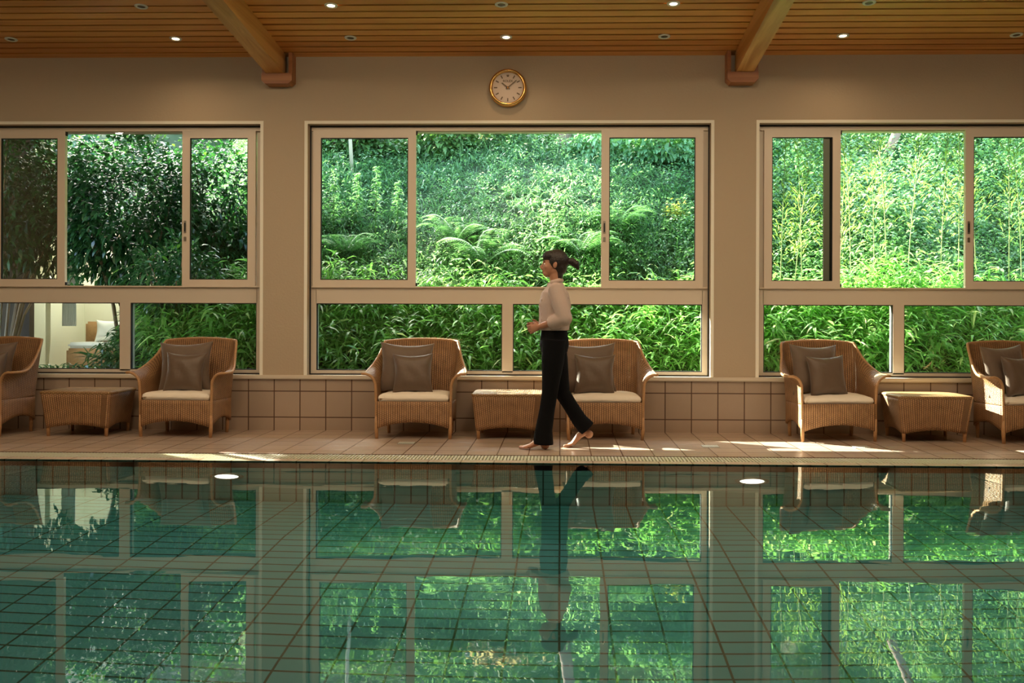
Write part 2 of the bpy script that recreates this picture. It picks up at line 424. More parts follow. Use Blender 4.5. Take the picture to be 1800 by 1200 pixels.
# ceiling: boards running along X on a dark backing, rising towards the viewer
bm = bmesh.new()
nb = int((WY - YB) / 0.135) + 1
for k in range(nb):
    y1 = WY - k * 0.135; y0 = y1 - 0.135 + 0.025
    vs = box(bm, XL, XR, y0, y1, 0, 0.02)
    for v in vs: v.co.z += ceil_z(v.co.y)
struct(obj('ceiling', bm, M['ceil']))
vs_bm = bmesh.new(); vs = box(vs_bm, XL, XR, YB - 0.2, WY + 0.3, 0.02, 0.16)
for v in vs: v.co.z += ceil_z(v.co.y)
struct(obj('ceiling_backing', vs_bm, M['ceil_dark']))
# unseen eave over the garden side, its depth shaped to block the sun
bm = bmesh.new(); vs = box(bm, XL - 0.4, XR + 0.4, WY + 0.33, WY + 3.05, 0.10, 0.22)
for v in vs: v.co.z += CEIL0 + 0.0
struct(obj('sun_block_eave', bm, M['exterior']))

# beams
def beam(name, x, label, flip):
    t = thing(name, label, 'beam', (x, WY, 0), 0, 'sloping ceiling beams')
    bm = bmesh.new()
    vs = box(bm, -0.082, 0.082, YB - WY, -0.07, -0.205, 0.0, bev=0.0)
    for v in vs: v.co.z += CEIL0 - CSL * v.co.y
    obj('beam_timber', bm, M['beam'], t)
    bm = bmesh.new()
    ex = 0.02 * flip
    # cradle: bottom block with chamfered ends and two cheeks against the wall
    z0 = CEIL0 - 0.290; z1 = CEIL0 - 0.192
    prof = [(-0.145, z1), (-0.145, z0 + 0.030), (-0.112, z0), (0.112, z0), (0.145, z0 + 0.030), (0.145, z1)]
    fr = [bm.verts.new((px + ex, -0.15, pz)) for px, pz in prof]; bk = [bm.verts.new((px + ex, 0.05, pz)) for px, pz in prof]
    bm.faces.new(fr); bm.faces.new(bk[::-1])
    for i in range(len(prof)):
        j = (i + 1) % len(prof); bm.faces.new((fr[j], fr[i], bk[i], bk[j]))
    obj('cradle_block', bm, M['corbel'], t)
    for s in (-1, 1):
        x0, x1 = sorted((s * 0.108 + ex, s * 0.145 + ex))
        obj('cradle_cheek', newbox(x0, x1, -0.13, 0.05, z1, CEIL0 + 0.012, bev=0.004), M['corbel'], t)
    return t
beam('ceiling_beam', -2.715, 'heavy sloping timber ceiling beam on the left, seated in a wooden cradle left of the clock', 1)
beam('ceiling_beam', 1.72, 'heavy sloping timber ceiling beam on the right, seated in a wooden cradle right of the clock', -1)

# deck, gutter, pool
POOL_Y = 7.42
NEAR_Y = 1.2
PXL, PXR = -6.6, 5.8
bm = bmesh.new()
box(bm, XL, XR, 7.80, WY, -0.3, 0.0)
struct(obj('floor', bm, M['deck']))
bm = bmesh.new()
box(bm, XL, XR, YB, NEAR_Y, -0.3, 0.0); box(bm, XL, PXL, NEAR_Y, 7.80, -0.3, 0.0); box(bm, PXR, XR, NEAR_Y, 7.80, -0.3, 0.0)
struct(obj('floor_surround', bm, M['deck']))
struct(obj('trim_coping', newbox(PXL, PXR, POOL_Y, 7.545, -0.3, -0.004, bev=0.004), M['coping']))
struct(obj('gutter_channel', newbox(PXL, PXR, 7.545, 7.80, -0.3, -0.06), M['gutter']))
bm = bmesh.new()
k = 0
x = PXL + 0.01
while x < PXR - 0.02:
    box(bm, x, x + 0.015, 7.552, 7.792, -0.028, -0.004); x += 0.0262
for yy in (7.552, 7.665, 7.782):
    box(bm, PXL, PXR, yy, yy + 0.010, -0.032, -0.006)
struct(obj('gutter_grate', bm, M['grate']))
# pool shell
def quad_strip(pts_y_z, x0, x1):
    bm = bmesh.new(); a = [bm.verts.new((x0, y, z)) for y, z in pts_y_z]; b = [bm.verts.new((x1, y, z)) for y, z in pts_y_z]
    for i in range(len(pts_y_z) - 1): bm.faces.new((a[i], a[i + 1], b[i + 1], b[i]))
    return bm
PD = 1.262
bm = quad_strip([(NEAR_Y, -PD), (6.2, -PD), (6.5, -PD - 0.05), (POOL_Y, -1.50)], PXL, PXR)
struct(obj('pool_floor', bm, M['poolfloor']))
struct(obj('pool_wall_far', quad_strip([(POOL_Y, -1.6), (POOL_Y, -0.004)], PXL, PXR), M['poolwall']))
struct(obj('pool_wall_near', quad_strip([(NEAR_Y, -1.6), (NEAR_Y, 0)], PXL, PXR), M['poolwall']))
for nm, xx in (('pool_wall_left', PXL), ('pool_wall_right', PXR)):
    bm = bmesh.new(); bm.faces.new([bm.verts.new(p) for p in ((xx, NEAR_Y, -1.6), (xx, POOL_Y, -1.6), (xx, POOL_Y, 0), (xx, NEAR_Y, 0))])
    struct(obj(nm, bm, M['poolwall']))
bm = bmesh.new(); bm.faces.new([bm.verts.new(p) for p in ((PXL, NEAR_Y, -0.012), (PXR, NEAR_Y, -0.012), (PXR, POOL_Y, -0.012), (PXL, POOL_Y, -0.012))])
o = obj('pool_water', bm, M['water']); tag(o, 'still clear green water filling the tiled pool', 'water', kind='stuff')

# underwater lights in the far pool wall
for ux, lab in ((-2.53, 'round lit underwater lamp in the far pool wall, below the left armchairs'),
                (1.44, 'round lit underwater lamp in the far pool wall, below the right pillar')):
    t = thing('underwater_light', lab, 'pool light', (ux, POOL_Y, -0.66), 0, 'lamps in the pool wall')
    bm = bmesh.new(); lathe(bm, [(0.092, -0.012), (0.098, -0.022), (0.125, -0.016), (0.13, 0.0)], 40, 'Y'); obj('rim', bm, M['steel'], t, True)
    bm = bmesh.new(); lathe(bm, [(0.0001, -0.018), (0.06, -0.016), (0.09, -0.012), (0.09, 0.002)], 40, 'Y'); obj('lens', bm, M['uw_on'], t, True)

# ------------------------------------------------------------------ windows
FY = 9.50      # front of frame
def frame_rect(bm, x0, x1, z0, z1, w, y0, y1, wt=None, wb=None):
    wt = wt or w; wb = wb or w
    box(bm, x0, x0 + w, y0, y1, z0, z1); box(bm, x1 - w, x1, y0, y1, z0, z1)
    box(bm, x0 + w, x1 - w, y0, y1, z1 - wt, z1); box(bm, x0 + w, x1 - w, y0, y1, z0, z0 + wb)

def glass_quad(x0, x1, z0, z1, y):
    bm = bmesh.new(); bm.faces.new([bm.verts.new(p) for p in ((x0, y, z0), (x1, y, z0), (x1, y, z1), (x0, y, z1))]); return bm

def window(idx, a, b, sashes, mull, dark_left=False):
    root = bpy.data.objects.new('window_%d' % idx, None); C.objects.link(root); struct(root)
    root.location = (0, 0, 0)
    bm = bmesh.new()
    frame_rect(bm, a, b, Z_SILL, Z_HEAD, 0.012, FY - 0.012, FY + 0.02)
    obj('seal', bm, M['seal'], root)
    bm = bmesh.new()
    frame_rect(bm, a + 0.012, b - 0.012, Z_SILL, Z_HEAD - 0.012, 0.052, FY, FY + 0.10, wt=0.05, wb=0.042)
    box(bm, a + 0.06, b - 0.06, FY, FY + 0.10, 1.222, 1.375)          # middle rail
    box(bm, mull - 0.052, mull + 0.052, FY, FY + 0.10, 0.56, 1.222)   # lower mullion
    obj('window_frame', bm, M['alu'], root)
    bm = bmesh.new()                                                # running tracks
    box(bm, a + 0.02, b - 0.02, FY - 0.03, FY, 1.375, 1.387); box(bm, a + 0.02, b - 0.02, FY - 0.03, FY, 2.89, 2.902)
    obj('sliding_track', bm, M['alu2'], root)
    for (s0, s1, inset, gl) in sashes:
        y0 = FY - 0.028
        bm = bmesh.new(); frame_rect(bm, s0, s1, 1.387, 2.895, 0.075, y0, y0 + 0.045, wt=0.072, wb=0.062)
        sash = obj('sash', bm, M['alu2'], root)
        bm = bmesh.new(); frame_rect(bm, s0 + 0.073, s1 - 0.073, 1.447, 2.825, 0.009, y0 + 0.004, y0 + 0.03)
        if inset: box(bm, s1 - 0.082 - 0.012, s1 - 0.082, y0 + 0.03, y0 + 0.05, 1.45, 2.82)
        obj('gasket', bm, M['seal'], sash)
        if inset: obj('rear_stile', newbox(s1 - 0.155, s1 - 0.097, y0 + 0.03, y0 + 0.05, 1.45, 2.82), M['alu'], sash)
        obj('pane', glass_quad(s0 + 0.075, s1 - 0.075, 1.449, 2.823, y0 + 0.02), gl, sash)
        # pull handle on the stile beside the opening
        hx = s0 + 0.03 if (s0 + s1) / 2 > (a + b) / 2 else s1 - 0.03
        if (s0 + s1) / 2 > (a + b) / 2:
            bm = bmesh.new(); box(bm, hx - 0.012, hx + 0.012, y0 - 0.006, y0, 1.90, 2.02, bev=0.002)
            box(bm, hx - 0.012, hx + 0.012, y0 - 0.006, y0, 1.82, 1.865, bev=0.002)
            obj('lock_plate', bm, M['steel'], sash)
            bm = newbox(hx - 0.006, hx + 0.006, y0 - 0.012, y0 - 0.005, 1.915, 2.0, bev=0.002); obj('pull_slot', bm, M['seal'], sash)
        else:
            bm = newbox(s1 - 0.004, s1 + 0.014, y0 + 0.005, y0 + 0.03, 2.85, 2.885); box(bm, s1 - 0.004, s1 + 0.014, y0 + 0.005, y0 + 0.03, 1.39, 1.42)
            obj('stop', bm, M['seal'], sash)
    for x0, x1 in ((a + 0.064, mull - 0.052), (mull + 0.052, b - 0.064)):
        bm = bmesh.new(); frame_rect(bm, x0, x1, 0.572, 1.222, 0.008, FY + 0.01, FY + 0.04)
        obj('gasket', bm, M['seal'], root)
        obj('lower_pane', glass_quad(x0, x1, 0.572, 1.222, FY + 0.03), M['glass'], root)
    return root
window(1, *BAYS[0], [(-5.545, -4.835, False, M['glass2']), (-3.68, -2.962, False, M['glass'])], -4.25)
window(2, *BAYS[1], [(-2.40, -1.40, False, M['glass']), (0.39, 1.365, False, M['glass'])], -0.51)
window(3, *BAYS[2], [(1.945, 2.67, True, M['glass']), (3.85, 4.51, False, M['glass'])], 3.232)

# ------------------------------------------------------------------ clock
ck = thing('wall_clock', 'round gold-rimmed wall clock with cream dial above the middle window', 'clock', (-0.507, WY, 3.276))
bm = bmesh.new(); lathe(bm, [(0.145, -0.050), (0.150, -0.066), (0.160, -0.074), (0.172, -0.066), (0.180, -0.045), (0.180, 0.0)], 64, 'Y')
obj('bezel', bm, M['gold'], ck, True)
bm = bmesh.new(); lathe(bm, [(0.0001, -0.046), (0.148, -0.046), (0.148, -0.01)], 64, 'Y'); obj('dial', bm, M['dial'], ck)
for k in range(1, 12):
    a = 2 * PI * k / 12; bm = bmesh.new(); wq = 0.005
    box(bm, -wq, wq, -0.050, -0.046, 0.100, 0.132)
    bmesh.ops.rotate(bm, verts=bm.verts, cent=(0, 0, 0), matrix=Matrix.Rotation(a, 3, 'Y'))
    obj('hour_mark', bm, M['dialmark'], ck)
# small five-pointed crown at twelve
bm = bmesh.new()
pts = [(-0.008, 0.104), (0.008, 0.104), (0.015, 0.126), (0.0075, 0.114), (0.004, 0.130), (0.0, 0.114), (-0.004, 0.130), (-0.0075, 0.114), (-0.015, 0.126)]
base = bm.verts.new((0, -0.050, 0.108))
vv = [bm.verts.new((x, -0.050, z)) for x, z in pts]
for i in range(len(vv)): bm.faces.new((base, vv[i], vv[(i + 1) % len(vv)]))
r = bmesh.ops.extrude_face_region(bm, geom=bm.faces[:]); bmesh.ops.translate(bm, verts=[g for g in r['geom'] if isinstance(g, bmesh.types.BMVert)], vec=(0, 0.004, 0))
obj('crown_mark', bm, M['dialmark'], ck)
def text_mesh(s, size, depth):
    cu = bpy.data.curves.new('t', 'FONT'); cu.body = s; cu.size = size; cu.align_x = 'CENTER'; cu.align_y = 'CENTER'; cu.extrude = depth
    cu.offset = size * 0.02
    to = bpy.data.objects.new('t', cu); C.objects.link(to)
    me = bpy.data.meshes.new_from_object(to.evaluated_get(bpy.context.evaluated_depsgraph_get()))
    bpy.data.objects.remove(to); return me
tm = text_mesh('ROLEX', 0.030, 0.001)
to = link_mesh('dial_lettering', tm, M['dialmark'], ck); to.location = (0, -0.0475, 0.062); to.rotation_euler = (PI / 2, 0, 0)
for nm, ang, ln, w in (('hour_hand', math.radians(-52), 0.072, 0.0055), ('minute_hand', math.radians(50), 0.108, 0.004)):
    bm = bmesh.new(); box(bm, -w, w, -0.055, -0.052, -0.022, ln)
    bmesh.ops.rotate(bm, verts=bm.verts, cent=(0, 0, 0), matrix=Matrix.Rotation(ang, 3, 'Y'))
    obj(nm, bm, M['dialmark'], ck)
bm = bmesh.new(); lathe(bm, [(0.010, -0.046), (0.010, -0.058), (0.0001, -0.059)], 20, 'Y'); obj('hub', bm, M['gold'], ck, True)

# ------------------------------------------------------------------ recessed ceiling lamps
def downlight(x, y, lit, label):
    t = thing('recessed_downlight', label, 'ceiling light', (x, y, ceil_z(y)), 0, 'lit ceiling spots' if lit else 'unlit ceiling spots')
    t.rotation_euler = (-math.atan(CSL), 0, 0)
    bm = bmesh.new(); lathe(bm, [(0.032, 0.004), (0.034, -0.006), (0.052, -0.006), (0.056, 0.0)], 28); obj('trim_ring', bm, M['white'], t, True)
    bm = bmesh.new(); lathe(bm, [(0.0001, -0.001), (0.033, -0.001), (0.033, 0.006)], 24); obj('lamp', bm, M['lamp_on'] if lit else M['lamp_off'], t)
    if lit:
        add_light('spot', 'SPOT', (0, 0, -0.02), (0, 0, -1), 11, (1.0, 0.70, 0.40), parent=t, spot=math.radians(150), blend=1.0, radius=0.04)
for x, y, lit, lab in [
    (-5.06, 8.92, False, 'unlit recessed spotlight in the front row, leftmost, near the left picture edge'),
    (-3.53, 8.92, True, 'lit recessed spotlight in the front row, left of the left beam'),
    (-1.92, 8.92, False, 'unlit recessed spotlight in the front row between left beam and clock'),
    (-0.50, 8.92, True, 'lit recessed spotlight directly above the wall clock'),
    (0.93, 8.92, False, 'unlit recessed spotlight in the front row between clock and right beam'),
    (2.53, 8.92, True, 'lit recessed spotlight in the front row, right of the right beam'),
    (4.07, 8.92, False, 'unlit recessed spotlight in the front row, rightmost, near the right picture edge'),
    (-3.54, 8.20, False, 'unlit recessed spotlight in the upper row, left of the left beam'),
    (-1.93, 8.20, True, 'lit recessed spotlight in the upper row, just right of the left beam'),
    (-0.50, 8.20, False, 'unlit recessed spotlight in the upper row above the clock'),
    (0.93, 8.20, True, 'lit recessed spotlight in the upper row, left of the right beam'),
    (2.54, 8.20, False, 'unlit recessed spotlight in the upper row, right of the right beam')]:
    downlight(x, y, lit, lab)

# ------------------------------------------------------------------ wicker armchairs
def set_uv(bm, fn):
    uv = bm.loops.layers.uv.verify()
    for f in bm.faces:
        for lp in f.loops: lp[uv].uv = fn(lp.vert)

def plan_curve(hw, depth, rc, n):
    """U-shaped plan from left front over the back to right front; returns points, outward normals, arc length"""
    pts = []
    ns, nc, nbk = n, n, n * 2
    for i in range(ns): pts.append((-hw, (depth - rc) * i / ns))
    for i in range(nc):
        a = PI / 2 * i / nc; pts.append((-hw + rc - rc * math.cos(a), depth - rc + rc * math.sin(a)))
    for i in range(nbk): 
        t = i / nbk; pts.append((-hw + rc + (2 * hw - 2 * rc) * t, depth))
    for i in range(nc):
        a = PI / 2 * i / nc; pts.append((hw - rc + rc * math.sin(a), depth - rc + rc * math.cos(a)))
    for i in range(ns + 1): pts.append((hw, (depth - rc) * (1 - i / ns)))
    N = len(pts); out = []; s = 0
    for i, p in enumerate(pts):
        a = pts[max(0, i - 1)]; b = pts[min(N - 1, i + 1)]
        d = Vector((b[0] - a[0], b[1] - a[1])).normalized()
        if i: s += math.dist(p, pts[i - 1])
        out.append((Vector((p[0], p[1])), Vector((-d.y, d.x)), s))
    return out

CHW, CHD = 0.335, 0.485
def chair_shell_geo():
    cur = plan_curve(CHW, CHD, 0.085, 10)
    def H(x, y):
        t = min(1, max(0, (y - 0.12) / (CHD - 0.17)))
        return 0.590 + 0.270 * t ** 2.1 + (0.022 * max(0, 1 - (x / 0.33) ** 2) if y > CHD - 0.09 else 0)
    def P(i, z, h):
        (p, nrm, s) = cur[i]
        back = smoothstep(0.16, 0.46, p.y)
        t = max(0, (z - 0.30) / (h - 0.30))
        # the arms roll outwards in a quarter round that ends level
        RR = 0.112; zr = h - RR; fr = 1 - back; sc = 0.0; zz = z
        if z > zr:
            a = min(1.0, (z - zr) / RR) * PI / 2
            sc = RR * (1 - math.cos(a)); zz = z + (zr + RR * math.sin(a) - z) * fr
        q = p + nrm * (sc * fr + 0.012 * t * fr)
        q.y += 0.080 * t ** 1.5 * back; q.x += (p.x / CHW) * 0.020 * t * back
        # the front of the arm bows forward a little, the belly of the side narrows
        fy = -0.015 * (t ** 2) * (1 - smoothstep(0.0, 0.12, p.y))
        return Vector((q.x, q.y + fy, zz - 0.010 * (t ** 10) * (1 - back)))
    return cur, H, P

def make_chair():
    root = thing('wicker_armchair', 'x', 'armchair')
    cur, H, P = chair_shell_geo(); N = len(cur); NV = 22
    zs_split = 0.33
    # lower skirt (closed weave) and upper part (open weave at the back)
    def strip(z0f, z1f, nv, name, mat):
        bm = bmesh.new(); g = []; uvd = {}
        for i in range(N):
            p = cur[i][0]; h = H(p.x, p.y); z0 = z0f(i, h); z1 = z1f(i, h); col = []
            for j in range(nv + 1):
                z = z0 + (z1 - z0) * j / nv
                v = bm.verts.new(P(i, z, h)); uvd[v] = (cur[i][2], z + 0.12 * smoothstep(0.8, 1, (z - .3) / (h - .3))); col.append(v)
            g.append(col)
        for i in range(N - 1):
            for j in range(nv): bm.faces.new((g[i][j], g[i + 1][j], g[i + 1][j + 1], g[i][j + 1]))
        set_uv(bm, lambda v: uvd[v])
        me = bpy.data.meshes.new(name); bm.to_mesh(me); bm.free()
        me.polygons.foreach_set('use_smooth', [True] * len(me.polygons))
        o = link_mesh(name, me, mat, root)
        md = o.modifiers.new('thick', 'SOLIDIFY'); md.thickness = 0.016; md.offset = 0
        return o
    arch = lambda i: 0.10 + 0.07 * math.sin(PI * min(1, max(0, cur[i][0].y / CHD)))
    strip(lambda i, h: arch(i) if cur[i][0].y < CHD - 0.01 else 0.13 + 0.04 * (1 - (cur[i][0].x / 0.3) ** 2), lambda i, h: zs_split, 6, 'skirt', M['wicker'])
    strip(lambda i, h: zs_split, lambda i, h: h, NV, 'backrest_and_arms', M['wicker_open'])
    # front apron with arched lower edge
    bm = bmesh.new(); uvd = {}; g = []
    for i in range(25):
        x = -CHW + 2 * CHW * i / 24; z0 = 0.085 + 0.065 * math.sin(PI * i / 24) ** 0.8; col = []
        for j in range(6):
            z = z0 + (0.335 - z0) * j / 5; v = bm.verts.new((x, -0.004 - 0.018 * math.sin(PI * i / 24), z)); uvd[v] = (x + 5, z); col.append(v)
        g.append(col)
    for i in range(24):
        for j in range(5): bm.faces.new((g[i][j], g[i + 1][j], g[i + 1][j + 1], g[i][j + 1]))
    set_uv(bm, lambda v: uvd[v])
    o = obj('front_apron', bm, M['wicker'], root, True)
    md = o.modifiers.new('thick', 'SOLIDIFY'); md.thickness = 0.016; md.offset = 0
    # braided rim along the front posts, arms and back
    bm = bmesh.new()
    h0 = H(*cur[0][0]); path = [P(0, z, h0) for z in np.linspace(0.10, h0, 26)]
    path += [P(i, H(*cur[i][0]), H(*cur[i][0])) for i in range(1, N - 1)]
    path += [P(N - 1, z, h0) for z in np.linspace(h0, 0.10, 26)]
    tube(bm, path, 0.0125, 8)
    obj('braided_rim', bm, M['cane'], root, True)
    # legs
    for sx in (-1, 1):
        for yy in (0.0, CHD - 0.05):
            xx = sx * (CHW if yy == 0 else CHW - 0.035)
            bm = bmesh.new(); lx = xx - sx * 0.002
            tube(bm, [(lx, yy, 0.20), (lx, yy, 0.09), (lx - sx * 0.004, yy, 0.0)], [0.014, 0.0175, 0.0145], 10)
            obj('leg', bm, M['cane'], root, True)
    # seat board and cushion
    obj('seat_deck', newbox(-CHW + 0.01, CHW - 0.01, 0.004, CHD - 0.03, 0.285, 0.318), M['cane'], root)
    bm = bmesh.new(); n = 16; hw, y0, y1, zb, th = CHW - 0.018, -0.005, CHD - 0.035, 0.320, 0.084
    def cush(u, v, top):
        ex = 1 - abs(u) ** 10; ey = 1 - abs(v) ** 10
        e = max(0, min(ex, ey)) ** 0.35
        bulge = 0.018 * (1 - u * u) * (1 - v * v)
        z = zb + th / 2 + (1 if top else -1) * (th / 2) * e + (bulge if top else 0) - (0.006 * (1 - u * u) * (1 - v) * .5 if top else 0)
        return Vector((u * hw, y0 + (y1 - y0) * (v + 1) / 2, z + (0.003 * math.sin(u * 9 + v * 4) if top else 0)))
    grids = []
    us = [math.sin(PI / 2 * (2 * i / n - 1)) for i in range(n + 1)]
    for top in (True, False):
        grids.append([[bm.verts.new(cush(u, v, top)) for v in us] for u in us])
    for gi, gg in enumerate(grids):
        for i in range(n):
            for j in range(n):
                f = (gg[i][j], gg[i + 1][j], gg[i + 1][j + 1], gg[i][j + 1]); bm.faces.new(f if gi == 0 else f[::-1])
    bmesh.ops.remove_doubles(bm, verts=bm.verts, dist=0.0005)
    obj('seat_cushion', bm, M['cushion'], root, True)
    return root

chair0 = make_chair()
CHY = 8.80
chairs = [
    (0.407 - 5.04 - 0.745, 0.0, 'wicker armchair cut off by the left picture edge, beyond the left side table'),
    (-3.472, -0.08, 'wicker armchair right of the left side table, its back before the left window'),
    (-1.316, 0.0, 'wicker armchair left of the walking person, beside the middle side table'),
    (0.408, 0.04, 'wicker armchair right behind the walking person, pillows edged with sunlight'),
    (2.474, 0.11, 'wicker armchair right of the pillar, its left side flooded with sun'),
    (4.215, 0.18, 'wicker armchair cut off by the right picture edge, beyond the right side table')]
chairs[0] = (-5.375, -0.20, chairs[0][2])
CH = []
for i, (x, rz, lab) in enumerate(chairs):
    c = chair0 if i == 0 else copy_tree(chair0)
    c.location = (x, CHY, 0); c.rotation_euler = (0, 0, rz); c['label'] = lab; c['group'] = 'wicker armchairs along the window wall'
    CH.append(c)

# ------------------------------------------------------------------ pillows
def pillow_mesh(w, h, t, seed):
    bm = bmesh.new(); n = 18; r = random.Random(seed); ph = r.uniform(0, 6)
    us = [math.sin(PI / 2 * (2 * i / n - 1)) for i in range(n + 1)]
    gs = []
    for sgn in (1, -1):
        g = []
        for u in us:
            row = []
            for v in us:
                x = u * w / 2 * (1 - 0.13 * (1 - v * v)); z = v * h / 2 * (1 - 0.14 * (1 - u * u))
                th = t / 2 * max(0, (1 - u ** 4)) ** 0.6 * max(0, (1 - v ** 4)) ** 0.6
                wr = 0.004 * math.sin(7 * u + 5 * v + ph) * (1 - u * u) * (1 - v * v) + 0.006 * math.sin(26 * v + ph) * smoothstep(0.55, 0.9, abs(u)) * (1 - abs(u)) * 4 * .5
                sag = -0.02 * (1 - v) * (1 - v * v) * sgn * 0
                row.append(bm.verts.new((x, sgn * (th + wr * (1 if th > 0.004 else 0)) + sag, z)))
            g.append(row)
        gs.append(g)
    for gi, gg in enumerate(gs):
        for i in range(n):
            for j in range(n):
                f = (gg[i][j], gg[i + 1][j], gg[i + 1][j + 1], gg[i][j + 1]); bm.faces.new(f if gi else f[::-1])
    bmesh.ops.remove_doubles(bm, verts=bm.verts, dist=0.0006)
    me = bpy.data.meshes.new('pillow'); bmesh.ops.recalc_face_normals(bm, faces=bm.faces); bm.to_mesh(me); bm.free()
    me.polygons.foreach_set('use_smooth', [True] * len(me.polygons))
    return me
big_me = pillow_mesh(0.50, 0.47, 0.15, 1); big_me.materials.append(M['pillow'])
sml_me = pillow_mesh(0.375, 0.375, 0.13, 2); sml_me.materials.append(M['pillow_s'])
who = ['armchair at the left picture edge', 'armchair right of the left side table', 'armchair left of the walking person',
       'armchair behind the walking person', 'sunlit armchair right of the pillar', 'armchair at the right picture edge']
#            big: x, dy, rz      small: x, dy, rz
pil = [((-5.36, .27, .10), (-5.30, .145, .05)),
       ((-3.49, .28, 0.02), (-3.45, .155, -0.02)),
       ((-1.425, .28, 0.06), (-1.345, .155, 0.04)),
       ((0.265, .28, 0.0), (0.313, .155, 0.03)),
       ((2.325, .26, 0.34), (2.400, .125, 0.26)),
       ((4.035, .25, 0.42), (4.11, .115, 0.38))]
for i, (b, s) in enumerate(pil):
    o = bpy.data.objects.new('throw_pillow', big_me); C.objects.link(o)
    o.location = (b[0], CHY + b[1], 0.402 + 0.222); o.rotation_euler = (-0.20, 0.03 * (-1) ** i, b[2])
    tag(o, 'larger taupe pillow, back one, on the ' + who[i], 'pillow', 'large taupe pillows')
    o = bpy.data.objects.new('throw_pillow', sml_me); C.objects.link(o)
    o.location = (s[0], CHY + s[1], 0.408 + 0.168); o.rotation_euler = (-0.22, -0.02 * (-1) ** i, s[2])
    tag(o, 'smaller taupe pillow, front one, on the ' + who[i], 'pillow', 'small taupe pillows')

# ------------------------------------------------------------------ wicker side tables
def make_table():
    root = thing('wicker_side_table', 'x', 'side table')
    tw, td, bw, bd, H = 0.325, 0.275, 0.290, 0.245, 0.405
    def ring(hw, hd, r, n=5):
        pts = []
        for cx, cy, a0 in ((hw - r, -hd + r, -PI / 2), (hw - r, hd - r, 0), (-hw + r, hd - r, PI / 2), (-hw + r, -hd + r, PI)):
            for k in range(n + 1): a = a0 + PI / 2 * k / n; pts.append((cx + r * math.cos(a), cy + r * math.sin(a)))
        return pts
    # sides, subdivided so that the lower edge can arch
    def side_pts(t, m=14):
        hw = bw + (tw - bw) * t; hd = bd + (td - bd) * t; r = 0.03
        base = ring(hw, hd, r, 3); out = []
        for i in range(len(base)):
            a = base[i]; b = base[(i + 1) % len(base)]
            k = m if math.dist(a, b) > 0.1 else 1
            for j in range(k): out.append((a[0] + (b[0] - a[0]) * j / k, a[1] + (b[1] - a[1]) * j / k, j / k if k > 1 else 0))
        return out
    bm = bmesh.new(); NV = 8; rows = []; uvd = {}; top_ring = side_pts(1.0)
    for j in range(NV + 1):
        t = j / NV; pts = side_pts(t); row = []; s = 0
        for i, (x, y, q) in enumerate(pts):
            if i: s += math.dist(top_ring[i][:2], top_ring[i - 1][:2])
            zb = 0.075 + 0.03 * math.sin(PI * q); z = zb + (H - 0.02 - zb) * t
            v = bm.verts.new((x, y, z)); uvd[v] = (s, z); row.append(v)
        rows.append(row)
    n = len(rows[0])
    for j in range(NV):
        for i in range(n): bm.faces.new((rows[j][i], rows[j][(i + 1) % n], rows[j + 1][(i + 1) % n], rows[j + 1][i]))
    set_uv(bm, lambda v: uvd[v])
    o = obj('woven_side', bm, M['wicker'], root, True)
    md = o.modifiers.new('thick', 'SOLIDIFY'); md.thickness = 0.014; md.offset = -1
    bm = bmesh.new(); uvd = {}
    prof = [(0.0, H - 0.022), (0.008, H - 0.010), (0.004, H), (-0.02, H + 0.007), (-0.12, H + 0.010)]
    rr = []
    for off, z in prof:
        rr.append([bm.verts.new((x, y, z)) for x, y in ring(tw + off, td + off, max(0.03 + off, 0.012), 5)])
    for a in range(len(rr) - 1):
        m = len(rr[a])
        for i in range(m): bm.faces.new((rr[a][i], rr[a][(i + 1) % m], rr[a + 1][(i + 1) % m], rr[a + 1][i]))
    bm.faces.new(rr[-1])
    set_uv(bm, lambda v: (v.co.x, v.co.y))
    obj('tabletop', bm, M['wick_top'], root, True)
    for sx in (-1, 1):
        for sy in (-1, 1):
            bm = bmesh.new(); x, y = sx * (bw - 0.022), sy * (bd - 0.022)
            tube(bm, [(x + sx * .004, y + sy * .004, 0.16), (x, y, 0.08), (x - sx * 0.002, y - sy * .002, 0.0)], [0.016, 0.018, 0.0145], 10)
            obj('leg', bm, M['cane'], root, True)
    return root
tab0 = make_table()
for i, (x, lab) in enumerate([(-4.385, 'wicker side table between the two left armchairs'),
                              (-0.465, 'wicker side table left of the walking person, between the middle armchairs'),
                              (3.320, 'wicker side table between the two right armchairs')]):
    c = tab0 if i == 0 else copy_tree(tab0)
    c.location = (x, 9.05, 0); c['label'] = lab; c['group'] = 'wicker side tables'

# small drain slots in the deck
for x, y, lab in ((-1.33, 8.50, 'small slotted floor drain before the armchair left of the person'),
                  (1.28, 8.42, 'small slotted floor drain before the tiled wall below the pillar'),
                  (2.56, 8.45, 'small slotted floor drain before the sunlit armchair')):
    t = thing('floor_drain', lab, 'drain', (x, y, 0.0), 0, 'floor drains in the deck')
    bm = bmesh.new(); box(bm, -0.07, 0.07, -0.07, 0.07, 0.0, 0.002); obj('drain_plate', bm, M['gutter'], t)
    bm = bmesh.new()
    for k in range(9): box(bm, -0.066 + k * 0.0155, -0.058 + k * 0.0155, -0.066, 0.066, 0.002, 0.004)
    obj('drain_slats', bm, M['white'], t)

